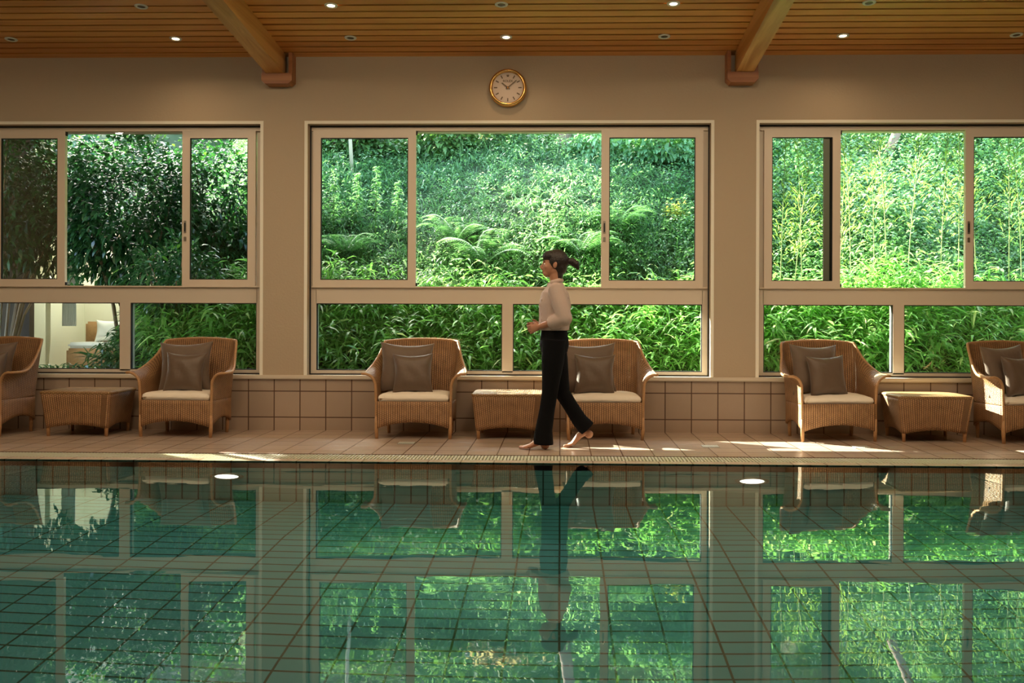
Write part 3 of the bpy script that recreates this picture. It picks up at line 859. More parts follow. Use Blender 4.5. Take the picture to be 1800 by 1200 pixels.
# ------------------------------------------------------------------ the person walking along the deck
def remeshed(bm, name, mat, voxel, smooth_it, parent):
    me = bpy.data.meshes.new(name); bm.to_mesh(me); bm.free()
    tmp = bpy.data.objects.new('tmp', me); C.objects.link(tmp)
    md = tmp.modifiers.new('r', 'REMESH'); md.mode = 'VOXEL'; md.voxel_size = voxel; md.use_smooth_shade = True
    sm = tmp.modifiers.new('s', 'SMOOTH'); sm.iterations = smooth_it; sm.factor = 0.5
    dg = bpy.context.evaluated_depsgraph_get(); dg.update()
    out = bpy.data.meshes.new_from_object(tmp.evaluated_get(dg)); out.name = name
    bpy.data.objects.remove(tmp)
    out.polygons.foreach_set('use_smooth', [True] * len(out.polygons))
    out.materials.clear()
    return link_mesh(name, out, mat, parent)

def build_person():
    # local frame: the person faces -X, the side towards the viewer is -Y, floor at z = 0
    root = thing('person', 'barefoot person in pale pink shirt and black flared trousers walking left along the deck', 'person', (-0.05, 8.22, 0.0))
    V = Vector
    hipc = V((0.0, 0, 0.875))
    hipL, hipR = V((0.0, -0.085, 0.85)), V((0.0, 0.085, 0.85))
    kneeL, ankL = V((-0.035, -0.085, 0.465)), V((-0.095, -0.07, 0.085))       # leading leg, nearer to the viewer
    kneeR, ankR = V((0.070, 0.085, 0.455)), V((0.265, 0.08, 0.150))           # trailing leg, heel lifted
    chest = V((0.005, 0, 1.20)); neck = V((0.012, 0, 1.365)); headc = V((-0.012, 0, 1.535))
    shL, shR = V((0.012, -0.175, 1.325)), V((0.012, 0.175, 1.325))
    elL, elR = V((0.085, -0.215, 1.085)), V((0.075, 0.215, 1.085))
    wrL, wrR = V((-0.115, -0.115, 1.020)), V((-0.125, 0.105, 1.035))
    b = bmesh.new()
    # torso and neck
    tube(b, [V((0, 0, 0.80)), hipc, V((0.0, 0, 1.0)), V((0.0, 0, 1.12)), chest, V((0.008, 0, 1.31)), V((0.012, 0, 1.355))],
         [(0.10, 0.14), (0.112, 0.155), (0.085, 0.122), (0.095, 0.130), (0.112, 0.150), (0.085, 0.150), (0.05, 0.06)], 20)
    tube(b, [V((0.015, 0, 1.33)), V((0.010, 0, 1.40)), V((-0.002, 0, 1.47))], [0.056, 0.048, 0.050], 16)
    # head: cranium, face, jaw, nose, lips, brow, ears
    ellipsoid(b, headc + V((0.020, 0, 0.028)), (0.092, 0.074, 0.088))
    ellipsoid(b, headc + V((-0.028, 0, -0.02)), (0.058, 0.060, 0.085))
    ellipsoid(b, headc + V((-0.045, 0, -0.075)), (0.040, 0.042, 0.032))
    ellipsoid(b, headc + V((0.0, 0, -0.055)), (0.062, 0.055, 0.042))
    tube(b, [headc + V((-0.078, 0, 0.010)), headc + V((-0.092, 0, -0.012)), headc + V((-0.104, 0, -0.030))], [0.009, 0.012, 0.015], 10)
    ellipsoid(b, headc + V((-0.088, 0, -0.036)), (0.016, 0.018, 0.010))
    ellipsoid(b, headc + V((-0.074, 0, 0.022)), (0.014, 0.045, 0.010))
    ellipsoid(b, headc + V((-0.079, 0, -0.056)), (0.010, 0.022, 0.006)); ellipsoid(b, headc + V((-0.077, 0, -0.067)), (0.010, 0.020, 0.007))
    for s in (-1, 1):
        ellipsoid(b, headc + V((0.018, s * 0.076, -0.008)), (0.018, 0.009, 0.030), rot=(0, 0.2, s * 0.3))
        ellipsoid(b, headc + V((-0.055, s * 0.036, -0.022)), (0.022, 0.022, 0.022))
    # arms: upper arm tapers to the elbow, forearm to the wrist
    for sh, el, wr, s in ((shL, elL, wrL, -1), (shR, elR, wrR, 1)):
        tube(b, [sh + V((0, -s * 0.06, 0.005)), sh, sh.lerp(el, 0.5), el], [0.045, 0.050, 0.042, 0.036], 14)
        tube(b, [el, el.lerp(wr, 0.35), wr], [0.036, 0.037, 0.024], 14)
        ellipsoid(b, el, (0.036, 0.036, 0.036))
        # hand: palm, five fingers of different length, curled lightly
        d = (wr - el).normalized(); side = V((0, -s, 0)); side = (side - d * side.dot(d)).normalized(); upv = d.cross(side); 
        if upv.z < 0: upv = -upv
        palm_c = wr + d * 0.045
        tube(b, [wr - d * 0.01, wr + d * 0.03, wr + d * 0.085], [(0.023, 0.017), (0.019, 0.033), (0.016, 0.038)] if True else 0, 12)
        for k, ln in enumerate((0.068, 0.078, 0.073, 0.058)):
            off = upv * (0.030 - 0.020 * k)
            p0 = wr + d * 0.075 + off
            p1 = p0 + d * (ln * 0.45) + side * 0.006
            p2 = p1 + (d * 0.75 + side * 0.65).normalized() * (ln * 0.32)
            p3 = p2 + (d * 0.2 + side * 1.0).normalized() * (ln * 0.26)
            tube(b, [p0, p1, p2, p3], [0.0088, 0.0082, 0.0075, 0.0062], 10)
        t0 = wr + d * 0.022 + upv * 0.020
        t1 = t0 + (d * 0.6 + upv * 0.7 + side * 0.3).normalized() * 0.034
        t2 = t1 + (d * 0.9 + upv * 0.2 + side * 0.5).normalized() * 0.028
        tube(b, [t0, t1, t2], [0.0125, 0.0098, 0.0075], 10)
    # legs
    for hp, kn, an in ((hipL, kneeL, ankL), (hipR, kneeR, ankR)):
        tube(b, [hp + V((0, 0, 0.04)), hp.lerp(kn, 0.45), kn], [0.080, 0.066, 0.050], 16)
        ellipsoid(b, kn, (0.050, 0.050, 0.050))
        tube(b, [kn, kn.lerp(an, 0.35), kn.lerp(an, 0.8), an], [0.050, 0.050, 0.032, 0.031], 16)
    # leading foot flat on the tiles
    a = ankL
    ellipsoid(b, a + V((0.022, 0, -0.050)), (0.036, 0.030, 0.034))
    tube(b, [a + V((0.0, 0, -0.005)), a + V((-0.05, 0, -0.030)), a + V((-0.105, -0.004, -0.056)), a + V((-0.150, -0.006, -0.066))],
         [(0.031, 0.034), (0.036, 0.028), (0.043, 0.020), (0.040, 0.013)], 14)
    for k, (ln, r) in enumerate(((0.050, 0.0135), (0.048, 0.0095), (0.043, 0.009), (0.036, 0.0085), (0.028, 0.008))):
        y = -0.006 + 0.031 - 0.0165 * k
        p = a + V((-0.145 + 0.006 * k, y, -0.068)); tube(b, [p, p + V((-ln * .5, 0, 0.002)), p + V((-ln, 0, -0.004))], [r, r, r * 0.85], 10)
    # trailing foot: ball on the tiles, heel raised
    a = ankR; ball = V((a.x - 0.115, a.y, 0.026))
    ellipsoid(b, a + V((0.030, 0, -0.040)), (0.036, 0.030, 0.034), rot=(0, -0.7, 0))
    tube(b, [a + V((0.005, 0, -0.01)), a.lerp(ball, 0.45) + V((0, 0, 0.006)), ball + V((0.008, 0, 0.004))], [(0.032, 0.034), (0.036, 0.028), (0.043, 0.021)], 14)
    tube(b, [ball, ball + V((-0.03, 0, -0.008))], [(0.042, 0.020), (0.040, 0.014)], 14)
    for k, (ln, r) in enumerate(((0.050, 0.0135), (0.048, 0.0095), (0.043, 0.009), (0.036, 0.0085), (0.028, 0.008))):
        y = -0.031 + 0.0165 * k
        p = ball + V((-0.022 + 0.006 * k, y, -0.010)); tube(b, [p, p + V((-ln * .5, 0, 0)), p + V((-ln, 0, -0.004))], [r, r, r * 0.85], 10)
    remeshed(b, 'body', M['skin'], 0.0048, 3, root)
    # eyes and lips
    for s in (-1, 1):
        b = bmesh.new(); ellipsoid(b, headc + V((-0.068, s * 0.030, 0.002)), (0.0115, 0.0125, 0.0085)); e = obj('eye', b, M['eye'], root, True)
        b = bmesh.new(); ellipsoid(b, headc + V((-0.0775, s * 0.0305, 0.002)), (0.003, 0.0055, 0.0055)); obj('iris', b, M['iris'], e, True)
        b = bmesh.new(); tube(b, [headc + V((-0.080, s * 0.012, 0.024)), headc + V((-0.080, s * 0.030, 0.030)), headc + V((-0.068, s * 0.048, 0.024))], [0.0022, 0.003, 0.0018], 8); obj('eyebrow', b, M['hair'], root, True)
    b = bmesh.new(); ellipsoid(b, headc + V((-0.0835, 0, -0.0560)), (0.0075, 0.019, 0.0042)); ellipsoid(b, headc + V((-0.0815, 0, -0.0645)), (0.0075, 0.017, 0.0050)); obj('lips', b, M['lip'], root, True)
    # hair: dark, drawn back into a short ponytail
    b = bmesh.new()
    ellipsoid(b, headc + V((0.034, 0, 0.034)), (0.098, 0.084, 0.096))
    ellipsoid(b, headc + V((-0.020, 0, 0.068)), (0.070, 0.072, 0.050))
    ellipsoid(b, headc + V((0.062, 0, -0.020)), (0.058, 0.070, 0.070))
    tube(b, [headc + V((0.115, 0, 0.030)), headc + V((0.155, 0, 0.028)), headc + V((0.195, 0, 0.000)), headc + V((0.215, 0, -0.045))], [0.022, 0.034, 0.030, 0.008], 14)
    tube(b, [headc + V((0.06, 0, -0.05)), headc + V((0.055, 0, -0.105)), headc + V((0.05, 0, -0.15))], [(0.03, 0.055), (0.028, 0.050), (0.012, 0.035)], 14)
    h = remeshed(b, 'hair', M['hair'], 0.006, 2, root)
    b = bmesh.new(); tube(b, [headc + V((0.118, 0, 0.031)), headc + V((0.134, 0, 0.030))], 0.027, 16); obj('hair_tie', b, M['trouser'], h, True)
    # shirt: loose, sleeves rolled to the forearm
    b = bmesh.new()
    tube(b, [V((0.0, 0, 0.985)), V((0.0, 0, 1.03)), V((0.0, 0, 1.10)), chest, V((0.008, 0, 1.30)), V((0.012, 0, 1.345)), V((0.012, 0, 1.385))],
         [(0.122, 0.158), (0.130, 0.162), (0.128, 0.158), (0.136, 0.168), (0.112, 0.172), (0.078, 0.105), (0.060, 0.062)], 24)
    for sh, el, wr, s in ((shL, elL, wrL, -1), (shR, elR, wrR, 1)):
        tube(b, [sh + V((0, -s * 0.08, 0.0)), sh, sh.lerp(el, 0.5), el], [0.060, 0.066, 0.068, 0.062], 16)
        tube(b, [el, el.lerp(wr, 0.35), el.lerp(wr, 0.62)], [0.062, 0.060, 0.048], 16)
        ellipsoid(b, el, (0.064, 0.06, 0.064))
    for k in range(5):
        z = 1.02 + k * 0.055
        tube(b, [V((-0.11, -0.08, z)), V((0.0, -0.135 - 0.006 * (k % 2), z + 0.012)), V((0.12, -0.075, z + 0.02))], 0.012, 8)
    sh_o = remeshed(b, 'shirt', M['shirt'], 0.007, 3, root)
    b = bmesh.new(); tube(b, [V((-0.052, 0.0, 1.362)), V((-0.02, -0.058, 1.385)), V((0.045, -0.05, 1.402)), V((0.065, 0, 1.405)), V((0.045, 0.05, 1.402)), V((-0.02, 0.058, 1.385)), V((-0.052, 0, 1.362))], [(0.012, 0.018)] * 7, 10)
    obj('collar', b, M['shirt'], sh_o, True)
    # trousers, flared over the leading foot
    b = bmesh.new()
    tube(b, [V((0, 0, 0.80)), V((0, 0, 0.87)), V((0, 0, 0.95)), V((0, 0, 1.045))], [(0.110, 0.160), (0.124, 0.168), (0.112, 0.155), (0.100, 0.138)], 24)
    tube(b, [hipL + V((0, 0, 0.06)), hipL.lerp(kneeL, 0.3), hipL.lerp(kneeL, 0.7), kneeL, kneeL.lerp(ankL, 0.35), kneeL.lerp(ankL, 0.8), V((-0.088, -0.07, 0.045))],
         [0.098, 0.094, 0.076, 0.066, 0.064, 0.072, 0.086], 20)
    hemR = ankR + V((0.018, 0, 0.005))
    tube(b, [hipR + V((0, 0, 0.06)), hipR.lerp(kneeR, 0.3), hipR.lerp(kneeR, 0.7), kneeR, kneeR.lerp(ankR, 0.35), kneeR.lerp(ankR, 0.75), hemR],
         [0.098, 0.094, 0.076, 0.066, 0.062, 0.066, 0.074], 20)
    ellipsoid(b, kneeR, (0.066, 0.066, 0.066))
    remeshed(b, 'trousers', M['trouser'], 0.007, 2, root)
    b = bmesh.new(); lathe(b, [(0.9, -0.014), (1.0, -0.012), (1.0, 0.012), (0.9, 0.014)], 36)
    for v in b.verts: v.co = Vector((v.co.x * 0.106, v.co.y * 0.144, v.co.z + 1.040))
    obj('waistband', b, M['trouser'], root, True)
build_person()

# ------------------------------------------------------------------ the garden bank
def G(x, y):
    """height of the bank"""
    k = np.clip((-4.9 - x) / 1.0, 0, 1); k = k * k * (3 - 2 * k)
    d = np.maximum(0, y - 10.0 - 4.4 * k)
    base = 0.18 + 0.66 * d - 0.10 * np.exp(-d * 1.2)
    return base + 0.10 * np.sin(1.7 * x + 0.6 * y) * np.minimum(1, d / 2) + 0.09 * np.sin(0.9 * y - 1.1 * x + 2.0) * np.minimum(1, d / 2)

def grid_ground(x0, x1, y0, y1, nx, ny, mat, name):
    X = np.linspace(x0, x1, nx); Y = np.linspace(y0, y1, ny)
    XX, YY = np.meshgrid(X, Y); ZZ = G(XX, YY) + rng.normal(0, 0.015, XX.shape)
    co = np.stack([XX, YY, ZZ], -1).reshape(-1, 3)
    idx = np.arange(nx * ny).reshape(ny, nx)
    f = np.stack([idx[:-1, :-1], idx[:-1, 1:], idx[1:, 1:], idx[1:, :-1]], -1).reshape(-1, 4)
    me = bpy.data.meshes.new(name); me.vertices.add(len(co)); me.vertices.foreach_set('co', co.ravel())
    me.loops.add(f.size); me.loops.foreach_set('vertex_index', f.ravel().astype(np.int32))
    me.polygons.add(len(f)); me.polygons.foreach_set('loop_start', np.arange(0, f.size, 4, dtype=np.int32)); me.polygons.foreach_set('loop_total', np.full(len(f), 4, dtype=np.int32))
    me.update(); me.validate()
    return link_mesh(name, me, mat)
gr = grid_ground(-22, 20, 9.73, 40, 120, 110, M['soil'], 'garden_ground'); struct(gr)

def unit(v): return v / np.maximum(1e-9, np.linalg.norm(v, axis=-1, keepdims=True))

def leaves(name, base, d, L, Wd, droop, tint, mat, parent=None, roll=0.6, wide=0.4):
    """many separate leaf blades in one mesh. base (N,3), d unit directions (N,3), L, Wd, droop, tint (N,)"""
    N = len(base); d = unit(d)
    up = np.tile(np.array([0, 0, 1.0]), (N, 1)) + rng.normal(0, roll * 0.5, (N, 3))
    side = unit(np.cross(d, up))
    L = L[:, None]; w = Wd[:, None] / 2; dz = np.zeros((N, 3)); dz[:, 2] = -1
    def pt(t, s): return base + d * (L * t) + dz * (droop[:, None] * L * t * t) + side * (w * s)
    nrm = np.cross(side, d) * (w * 0.35)
    v = np.stack([pt(0.0, 0.0), pt(wide, 1.0) + nrm, pt(wide, -1.0) + nrm, pt(0.75, 0.65) + nrm, pt(0.75, -0.65) + nrm, pt(1.0, 0.0)], 1).reshape(-1, 3)
    o6 = np.arange(N) * 6
    li = np.stack([o6, o6 + 1, o6 + 2, o6 + 1, o6 + 3, o6 + 4, o6 + 2, o6 + 3, o6 + 5, o6 + 4], 1).ravel().astype(np.int32)
    ls = (np.arange(N)[:, None] * 10 + np.array([0, 3, 7])[None]).ravel().astype(np.int32)
    lt = np.tile(np.array([3, 4, 3]), N).astype(np.int32)
    me = bpy.data.meshes.new(name); me.vertices.add(len(v)); me.vertices.foreach_set('co', v.ravel())
    me.loops.add(len(li)); me.loops.foreach_set('vertex_index', li)
    me.polygons.add(len(ls)); me.polygons.foreach_set('loop_start', ls); me.polygons.foreach_set('loop_total', lt)
    me.update()
    at = me.attributes.new('tint', 'FLOAT', 'FACE'); at.data.foreach_set('value', np.repeat(np.clip(tint, 0, 1), 3).astype(np.float32))
    me.polygons.foreach_set('use_smooth', [True] * len(me.polygons))
    return link_mesh(name, me, mat, parent)

def U(a, b, n): return rng.uniform(a, b, n)
def patch(x, y, s=1.0, ph=0.0):
    """slow variation 0..1 over the ground"""
    return 0.5 + 0.25 * np.sin(x * 1.9 * s + ph) * np.cos(y * 1.3 * s + ph * 2) + 0.25 * np.sin(x * 0.7 * s - y * 1.1 * s + ph * 3)

# long lance-leaved ground bamboo right outside the lower panes: rosettes on short culms
def sasa(name, n, x0, x1, y0, y1, h0, h1, per, mat, lab):
    cx = U(x0, x1, n); cy = y0 + (y1 - y0) * rng.random(n) ** 0.9
    if x1 > 0: k = cx > -0.43 * cy; cx = cx[k]; cy = cy[k]; n = len(cx)
    gz = G(cx, cy)
    hh = U(h0, h1, n) * (0.75 + 0.5 * patch(cx, cy, 1.4, 1.0))
    top = np.stack([cx, cy, gz + hh], 1); B = []; D = []; T = []
    for k in range(per):
        a = U(0, 2 * PI, n); el = U(-0.15, 0.75, n)
        D.append(np.stack([np.cos(a) * np.cos(el), np.sin(a) * np.cos(el) - 0.25, np.sin(el)], 1))
        lo = U(0, 1, n)[:, None]; B.append(top - np.array([0, 0, 1.0]) * lo * (hh * 0.6)[:, None])
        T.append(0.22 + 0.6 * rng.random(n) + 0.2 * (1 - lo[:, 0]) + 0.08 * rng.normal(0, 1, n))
    B = np.concatenate(B); D = np.concatenate(D); T = np.concatenate(T); m = len(B)
    o = leaves(name, B, D, U(0.12, 0.25, m), U(0.018, 0.036, m), U(0.25, 0.9, m), T, mat, wide=0.35)
    return tag(o, lab, 'plants', kind='stuff')
sasa('ground_bamboo', 4300, -4.95, 6.6, 10.06, 11.35, 0.34, 0.74, 9, M['leaf_sasa'], 'dense bright green lance-leaved undergrowth right behind the lower panes')

sasa('shaded_ground_bamboo', 700, -8.2, -4.2, 10.1, 11.4, 0.25, 0.46, 9, M['leaf_dark'], 'dark shaded lance-leaved undergrowth behind the far left lower pane')  # the shade here is put into the dark leaf colour
def tufts(name, nt, per, x0, x1, y0, y1, spread, L0, L1, W0, W1, e0, e1, mat, lab, dr=(0.2, 0.8), tb=0.2, tr=0.6, hgt=0.0, keep=None):
    """plants of `per` blades each: blades leave a common foot, plants differ in size and tone"""
    x = U(x0, x1, nt); y = y0 + (y1 - y0) * rng.random(nt) ** 1.1
    if keep is not None:
        k = keep(x, y) > rng.random(nt); x = x[k]; y = y[k]; nt = len(x)
    size = U(0.6, 1.35, nt) * (0.7 + 0.6 * patch(x, y, 1.0, 0.5)); tone = tb + tr * (0.55 * rng.random(nt) + 0.45 * patch(x, y, 1.6, 2.2))
    idx = np.repeat(np.arange(nt), per); m = len(idx); a = U(0, 2 * PI, m); el = U(e0, e1, m)
    rr = spread * size[idx] * rng.random(m) ** 0.5; a2 = a + rng.normal(0, 0.5, m); up = rng.random(m)
    bx = x[idx] + rr * np.cos(a2); by = y[idx] + rr * np.sin(a2)
    bz = G(bx, by) + 0.03 + hgt * size[idx] * up
    d = np.stack([np.cos(a) * np.cos(el), np.sin(a) * np.cos(el) - 0.1, np.sin(el)], 1)
    L = U(L0, L1, m) * size[idx] * (1 - 0.3 * up * (hgt > 0))
    t = tone[idx] + 0.16 * rng.normal(0, 1, m) + 0.18 * (up - 0.5) * (hgt > 0)
    o = leaves(name, np.stack([bx, by, bz], 1), d, L, U(W0, W1, m), U(dr[0], dr[1], m), t, mat)
    return tag(o, lab, 'plants', kind='stuff')
mound = lambda x, y: 0.35 + 0.65 * (patch(x, y, 1.3, 4.0) > 0.42)
tufts('bank_grass', 7000, 20, -5.0, 8.0, 10.9, 18.5, 0.05, 0.16, 0.40, 0.007, 0.015, 0.3, 1.35, M['leaf_mid'], 'tufts of fine green grass covering the sloping bank beyond the windows', dr=(0.4, 1.1), tb=0.1, tr=0.75)
tufts('bank_herbs', 3600, 22, -5.0, 8.5, 11.2, 17.0, 0.10, 0.05, 0.10, 0.014, 0.028, -0.2, 0.8, M['leaf_mid'], 'small leaved pale green weeds covering the sloping bank beyond the windows', tb=0.25, tr=0.75, hgt=0.30, keep=mound)
tufts('upper_bank_creeper', 3600, 14, -14, 14, 15.2, 33, 0.30, 0.10, 0.20, 0.06, 0.12, -0.4, 0.7, M['leaf_ivy'], 'broad leaved darker creeper covering the top of the bank', tb=0.0, tr=0.75, hgt=0.35)
tufts('right_creeper', 2300, 18, 1.5, 8.0, 11.6, 16.5, 0.15, 0.045, 0.085, 0.028, 0.05, -0.3, 0.7, M['leaf_herb'], 'dense round-leaved creeper on the bank behind the right window', tb=0.1, tr=0.8, hgt=0.30)

# ferns
def fern(x, y, s, lab, nf=13):
    B = []; D = []; L = []; Wd = []; T = []
    z0 = float(G(np.array([x]), np.array([y]))[0]) + 0.12
    for k in range(nf):
        a = 2 * PI * k / nf + rnd.uniform(-.25, .25); ln = s * rnd.uniform(0.75, 1.1); el = rnd.uniform(0.65, 1.25)
        hx, hy = math.cos(a), math.sin(a)
        for j in range(26):
            t = 0.12 + 0.88 * j / 26
            r = ln * t * math.cos(el * (1 - 0.35 * t)); zz = ln * (math.sin(el) * t - 0.55 * t * t * t)
            pl = ln * 0.22 * math.sin(PI * min(1, t * 0.95 + 0.05)) ** 0.7 + 0.01
            for sd in (-1, 1):
                B.append((x + hx * r, y + hy * r, z0 + zz)); D.append((-hy * sd + hx * 0.45, hx * sd + hy * 0.45, 0.12)); L.append(pl); Wd.append(ln * 0.028 + 0.004); T.append(rnd.uniform(0.3, 1.0))
    o = leaves('fern', np.array(B), np.array(D), np.array(L), np.array(Wd), np.full(len(B), 0.25), np.array(T), M['leaf_fern'], roll=0.15)
    tag(o, lab, 'fern', 'ferns on the bank')
for x, y, s, lab in [(-0.95, 12.1, 0.85, 'large pale fern low in the open middle window, left of the person'),
                     (-1.35, 12.7, 0.7, 'pale fern beside the left stile of the open middle window'),
                     (0.25, 12.2, 0.75, 'pale fern behind the person, against the stile of the right sash'),
                     (0.75, 12.9, 0.6, 'pale fern low behind the right sash of the middle window'),
                     (-2.7, 12.4, 0.65, 'pale fern low behind the left sash of the middle window'),
                     (2.35, 11.3, 0.55, 'pale fern at the top of the lower pane beside the right pillar'),
                     (0.55, 11.4, 0.5, 'pale fern at the top of the lower middle pane, right of the person')]:
    fern(x, y, s, lab)

# tall thin bamboo shoots behind the right-hand window
def shoot(x, y, h, lean, lab, dens=1.0):
    t = thing('bamboo_shoot', lab, 'bamboo', (0, 0, 0), 0, 'bamboo shoots behind the right window')
    z0 = float(G(np.array([x]), np.array([y]))[0]) - 0.03
    pts = [Vector((x + lean * h * (q ** 1.7), y - 0.05 * h * q, z0 + h * q)) for q in np.linspace(0, 1, 12)]
    t.location = (x, y, z0)
    bm = bmesh.new(); tube(bm, [p - Vector((x, y, z0)) for p in pts], [0.006 * (1 - 0.8 * k / 11) + 0.001 for k in range(12)], 6); obj('culm', bm, M['stem2'], t, True)
    B = []; D = []; 
    n = int(240 * dens * h / 2)
    for k in range(n):
        q = rnd.uniform(0.22, 1.0) ** 0.8; i = min(10, int(q * 11)); p = pts[i].lerp(pts[i + 1], q * 11 - i) - Vector((x, y, z0))
        a = rnd.uniform(0, 2 * PI); rr = rnd.uniform(0.0, 0.26) * (1.25 - q)
        p = p + Vector((math.cos(a) * rr, math.sin(a) * rr, rr * 0.9))
        B.append(p); D.append((math.cos(a) * 0.7, math.sin(a) * 0.7, rnd.uniform(0.4, 1.3)))
    m = len(B)
    leaves('foliage', np.array(B), np.array(D), U(0.08, 0.17, m), U(0.007, 0.014, m), U(0.1, 0.7, m), U(0.2, 1.0, m), M['leaf_bamboo'], t)
sh = [(2.43, 11.0, 2.9, 0.02), (2.62, 11.2, 2.6, 0.10), (2.80, 11.5, 2.9, -0.05), (2.98, 11.3, 2.5, 0.03), (3.20, 11.4, 1.9, 0.02), (3.42, 11.7, 2.3, -0.06),
      (3.66, 11.6, 2.1, -0.04), (3.90, 11.9, 2.6, -0.10), (4.12, 11.8, 1.9, 0.08), (4.38, 11.5, 2.2, 0.03), (4.55, 11.4, 3.0, -0.02), (4.84, 11.6, 2.5, -0.12), (5.12, 11.4, 2.8, -0.03), (5.36, 11.6, 2.2, -0.08)]
ordn = ['leftmost', 'second from left', 'third from left', 'fourth from left', 'fifth from left', 'sixth from left', 'seventh from left', 'eighth from left', 'ninth from left', 'tenth from left', 'eleventh from left', 'third from right', 'second from right', 'rightmost']
for (x, y, h, ln), od in zip(sh, ordn):
    shoot(x, y, h, ln, 'tall thin yellow-green bamboo shoot behind the right window, ' + od + ' of the row', 1.1)

# tall leafy herbs behind the left sash of the middle window
def herb(x, y, h, lab):
    t = thing('tall_herb', lab, 'herb', (x, y, float(G(np.array([x]), np.array([y]))[0]) - 0.02), 0, 'tall herbs on the bank')
    bm = bmesh.new(); tube(bm, [(0, 0, 0), (0.01, 0, h * .5), (0.02, -0.02, h)], [0.008, 0.006, 0.002], 6); obj('stem', bm, M['stem'], t, True)
    n = 150; q = rng.random(n) ** 0.8; a = U(0, 2 * PI, n)
    B = np.stack([0.02 * q, -0.02 * q, 0.15 * h + 0.85 * h * q], 1); D = np.stack([np.cos(a), np.sin(a), 0.5 + 0 * a], 1)
    leaves('foliage', B, D, (0.17 - 0.11 * q), U(0.020, 0.032, n), U(0.3, 0.8, n), 0.3 + 0.7 * q * rng.random(n), M['leaf_herb'], t)
for i, (x, y, h) in enumerate([(-3.35, 13.2, 0.70), (-3.02, 13.0, 0.95), (-2.78, 13.3, 0.80), (-2.48, 13.1, 1.0), (-2.22, 13.3, 0.75), (-1.98, 13.0, 0.80)]):
    herb(x, y, h, 'tall upright pale green herb behind the left sash of the middle window, ' + ['leftmost of six', 'second from left', 'third from left', 'third from right', 'second from right', 'rightmost of six'][i])

# small yellow plant
yx, yy = 1.56, 13.4
n = 150; a = U(0, 2 * PI, n)
o = leaves('yellow_shrub', np.stack([yx + rng.normal(0, .07, n), yy + rng.normal(0, .06, n), G(np.full(n, yx), np.full(n, yy)) + 0.2 + rng.normal(0, .07, n)], 1), np.stack([np.cos(a), np.sin(a), U(0, 1.2, n)], 1), U(.06, .13, n), U(.012, .03, n), U(.2, .7, n), U(0.2, 1, n), M['leaf_yellow'])
tag(o, 'small yellow-leaved tuft on the bank behind the right sash of the middle window', 'shrub')

# shrubs: a loose crown of broad leaves on stems
def shrub(name, x, y, zc, rx, ry, rz_, n, L, Wd, mat, lab, tb=0.0, tr=0.8, group='shrubs behind the left window', off=0.0):
    z0 = float(G(np.array([x]), np.array([y]))[0])
    t = thing(name, lab, 'shrub', (x, y, z0 - 0.03), 0, group)
    c = np.array([off, 0, zc - z0])
    v = unit(rng.normal(0, 1, (n, 3))); r = rng.random(n) ** 0.28
    lump = 1 + 0.16 * np.sin(v[:, 0] * 7 + 1) * np.sin(v[:, 2] * 6 + 2) + 0.10 * np.sin(v[:, 1] * 11)
    P = c + v * (r * lump)[:, None] * np.array([rx, ry, rz_])
    P[:, 2] = np.maximum(P[:, 2], 0.05)
    D = v + rng.normal(0, 0.6, (n, 3)) + np.array([0, -0.35, 0.05])
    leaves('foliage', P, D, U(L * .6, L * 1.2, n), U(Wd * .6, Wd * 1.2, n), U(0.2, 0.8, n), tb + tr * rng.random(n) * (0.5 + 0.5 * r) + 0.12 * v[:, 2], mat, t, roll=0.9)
    bm = bmesh.new()
    for k in range(7):
        a = rnd.uniform(0, 2 * PI); e = Vector((off + math.cos(a) * rx * .6, math.sin(a) * ry * .6, zc - z0 + rz_ * rnd.uniform(-.1, .6)))
        m = Vector((e.x * 0.3, e.y * 0.3, e.z * 0.45)); tube(bm, [(0, 0, 0), m, e], [0.025, 0.017, 0.006], 7)
    obj('stems', bm, M['bark'], t, True)
    return t
shrub('broadleaf_shrub', -5.35, 12.0, 2.40, 0.95, 0.50, 0.98, 6200, 0.10, 0.055, M['leaf_dark'], 'big dark glossy shrub filling the open part of the left window')
shrub('broadleaf_shrub', -4.55, 12.6, 2.6, 0.75, 0.5, 0.85, 3200, 0.10, 0.055, M['leaf_dark'], 'dark green shrub behind the right half of the open left window', tb=0.15)
shrub('broadleaf_shrub', -6.95, 11.9, 2.8, 0.80, 0.45, 1.2, 3000, 0.12, 0.05, M['leaf_dark'], 'very dark shrub behind the left sash of the left window')
shrub('broadleaf_shrub', -3.85, 13.2, 2.5, 0.62, 0.5, 1.2, 3600, 0.085, 0.045, M['leaf_mid'], 'lighter green shrub behind the right sash of the left window', tb=0.1)
shrub('broadleaf_shrub', -8.3, 14.6, 3.3, 1.5, 1.0, 2.2, 6000, 0.14, 0.08, M['leaf_dark'], 'tall dark shrub far left behind the garden room, added for shade', group='shrubs behind the left window')  # put in to shade the plants behind the left window
shrub('broadleaf_shrub', -7.05, 12.2, 2.50, 0.62, 0.36, 0.92, 2600, 0.10, 0.05, M['leaf_dark'], 'dark shrub against the timber wall at the left edge of the open left window', off=0.7)
shrub('low_shrub', -4.35, 11.0, 1.55, 0.55, 0.4, 0.45, 1500, 0.14, 0.03, M['leaf_dark'], 'low dark long-leaved shrub below the dark shrub, left window', tb=0.2)
shrub('broadleaf_shrub', 1.60, 15.0, 3.75, 0.75, 0.45, 0.45, 2200, 0.10, 0.08, M['leaf_herb'], 'bluish broad-leaved shrub high behind the right sash of the middle window', group='shrubs high on the bank', tb=0.2)
shrub('broadleaf_shrub', 0.50, 15.1, 3.75, 0.35, 0.3, 0.30, 800, 0.10, 0.07, M['leaf_herb'], 'small bluish shrub high in the middle window beside the right sash', group='shrubs high on the bank', tb=0.3)
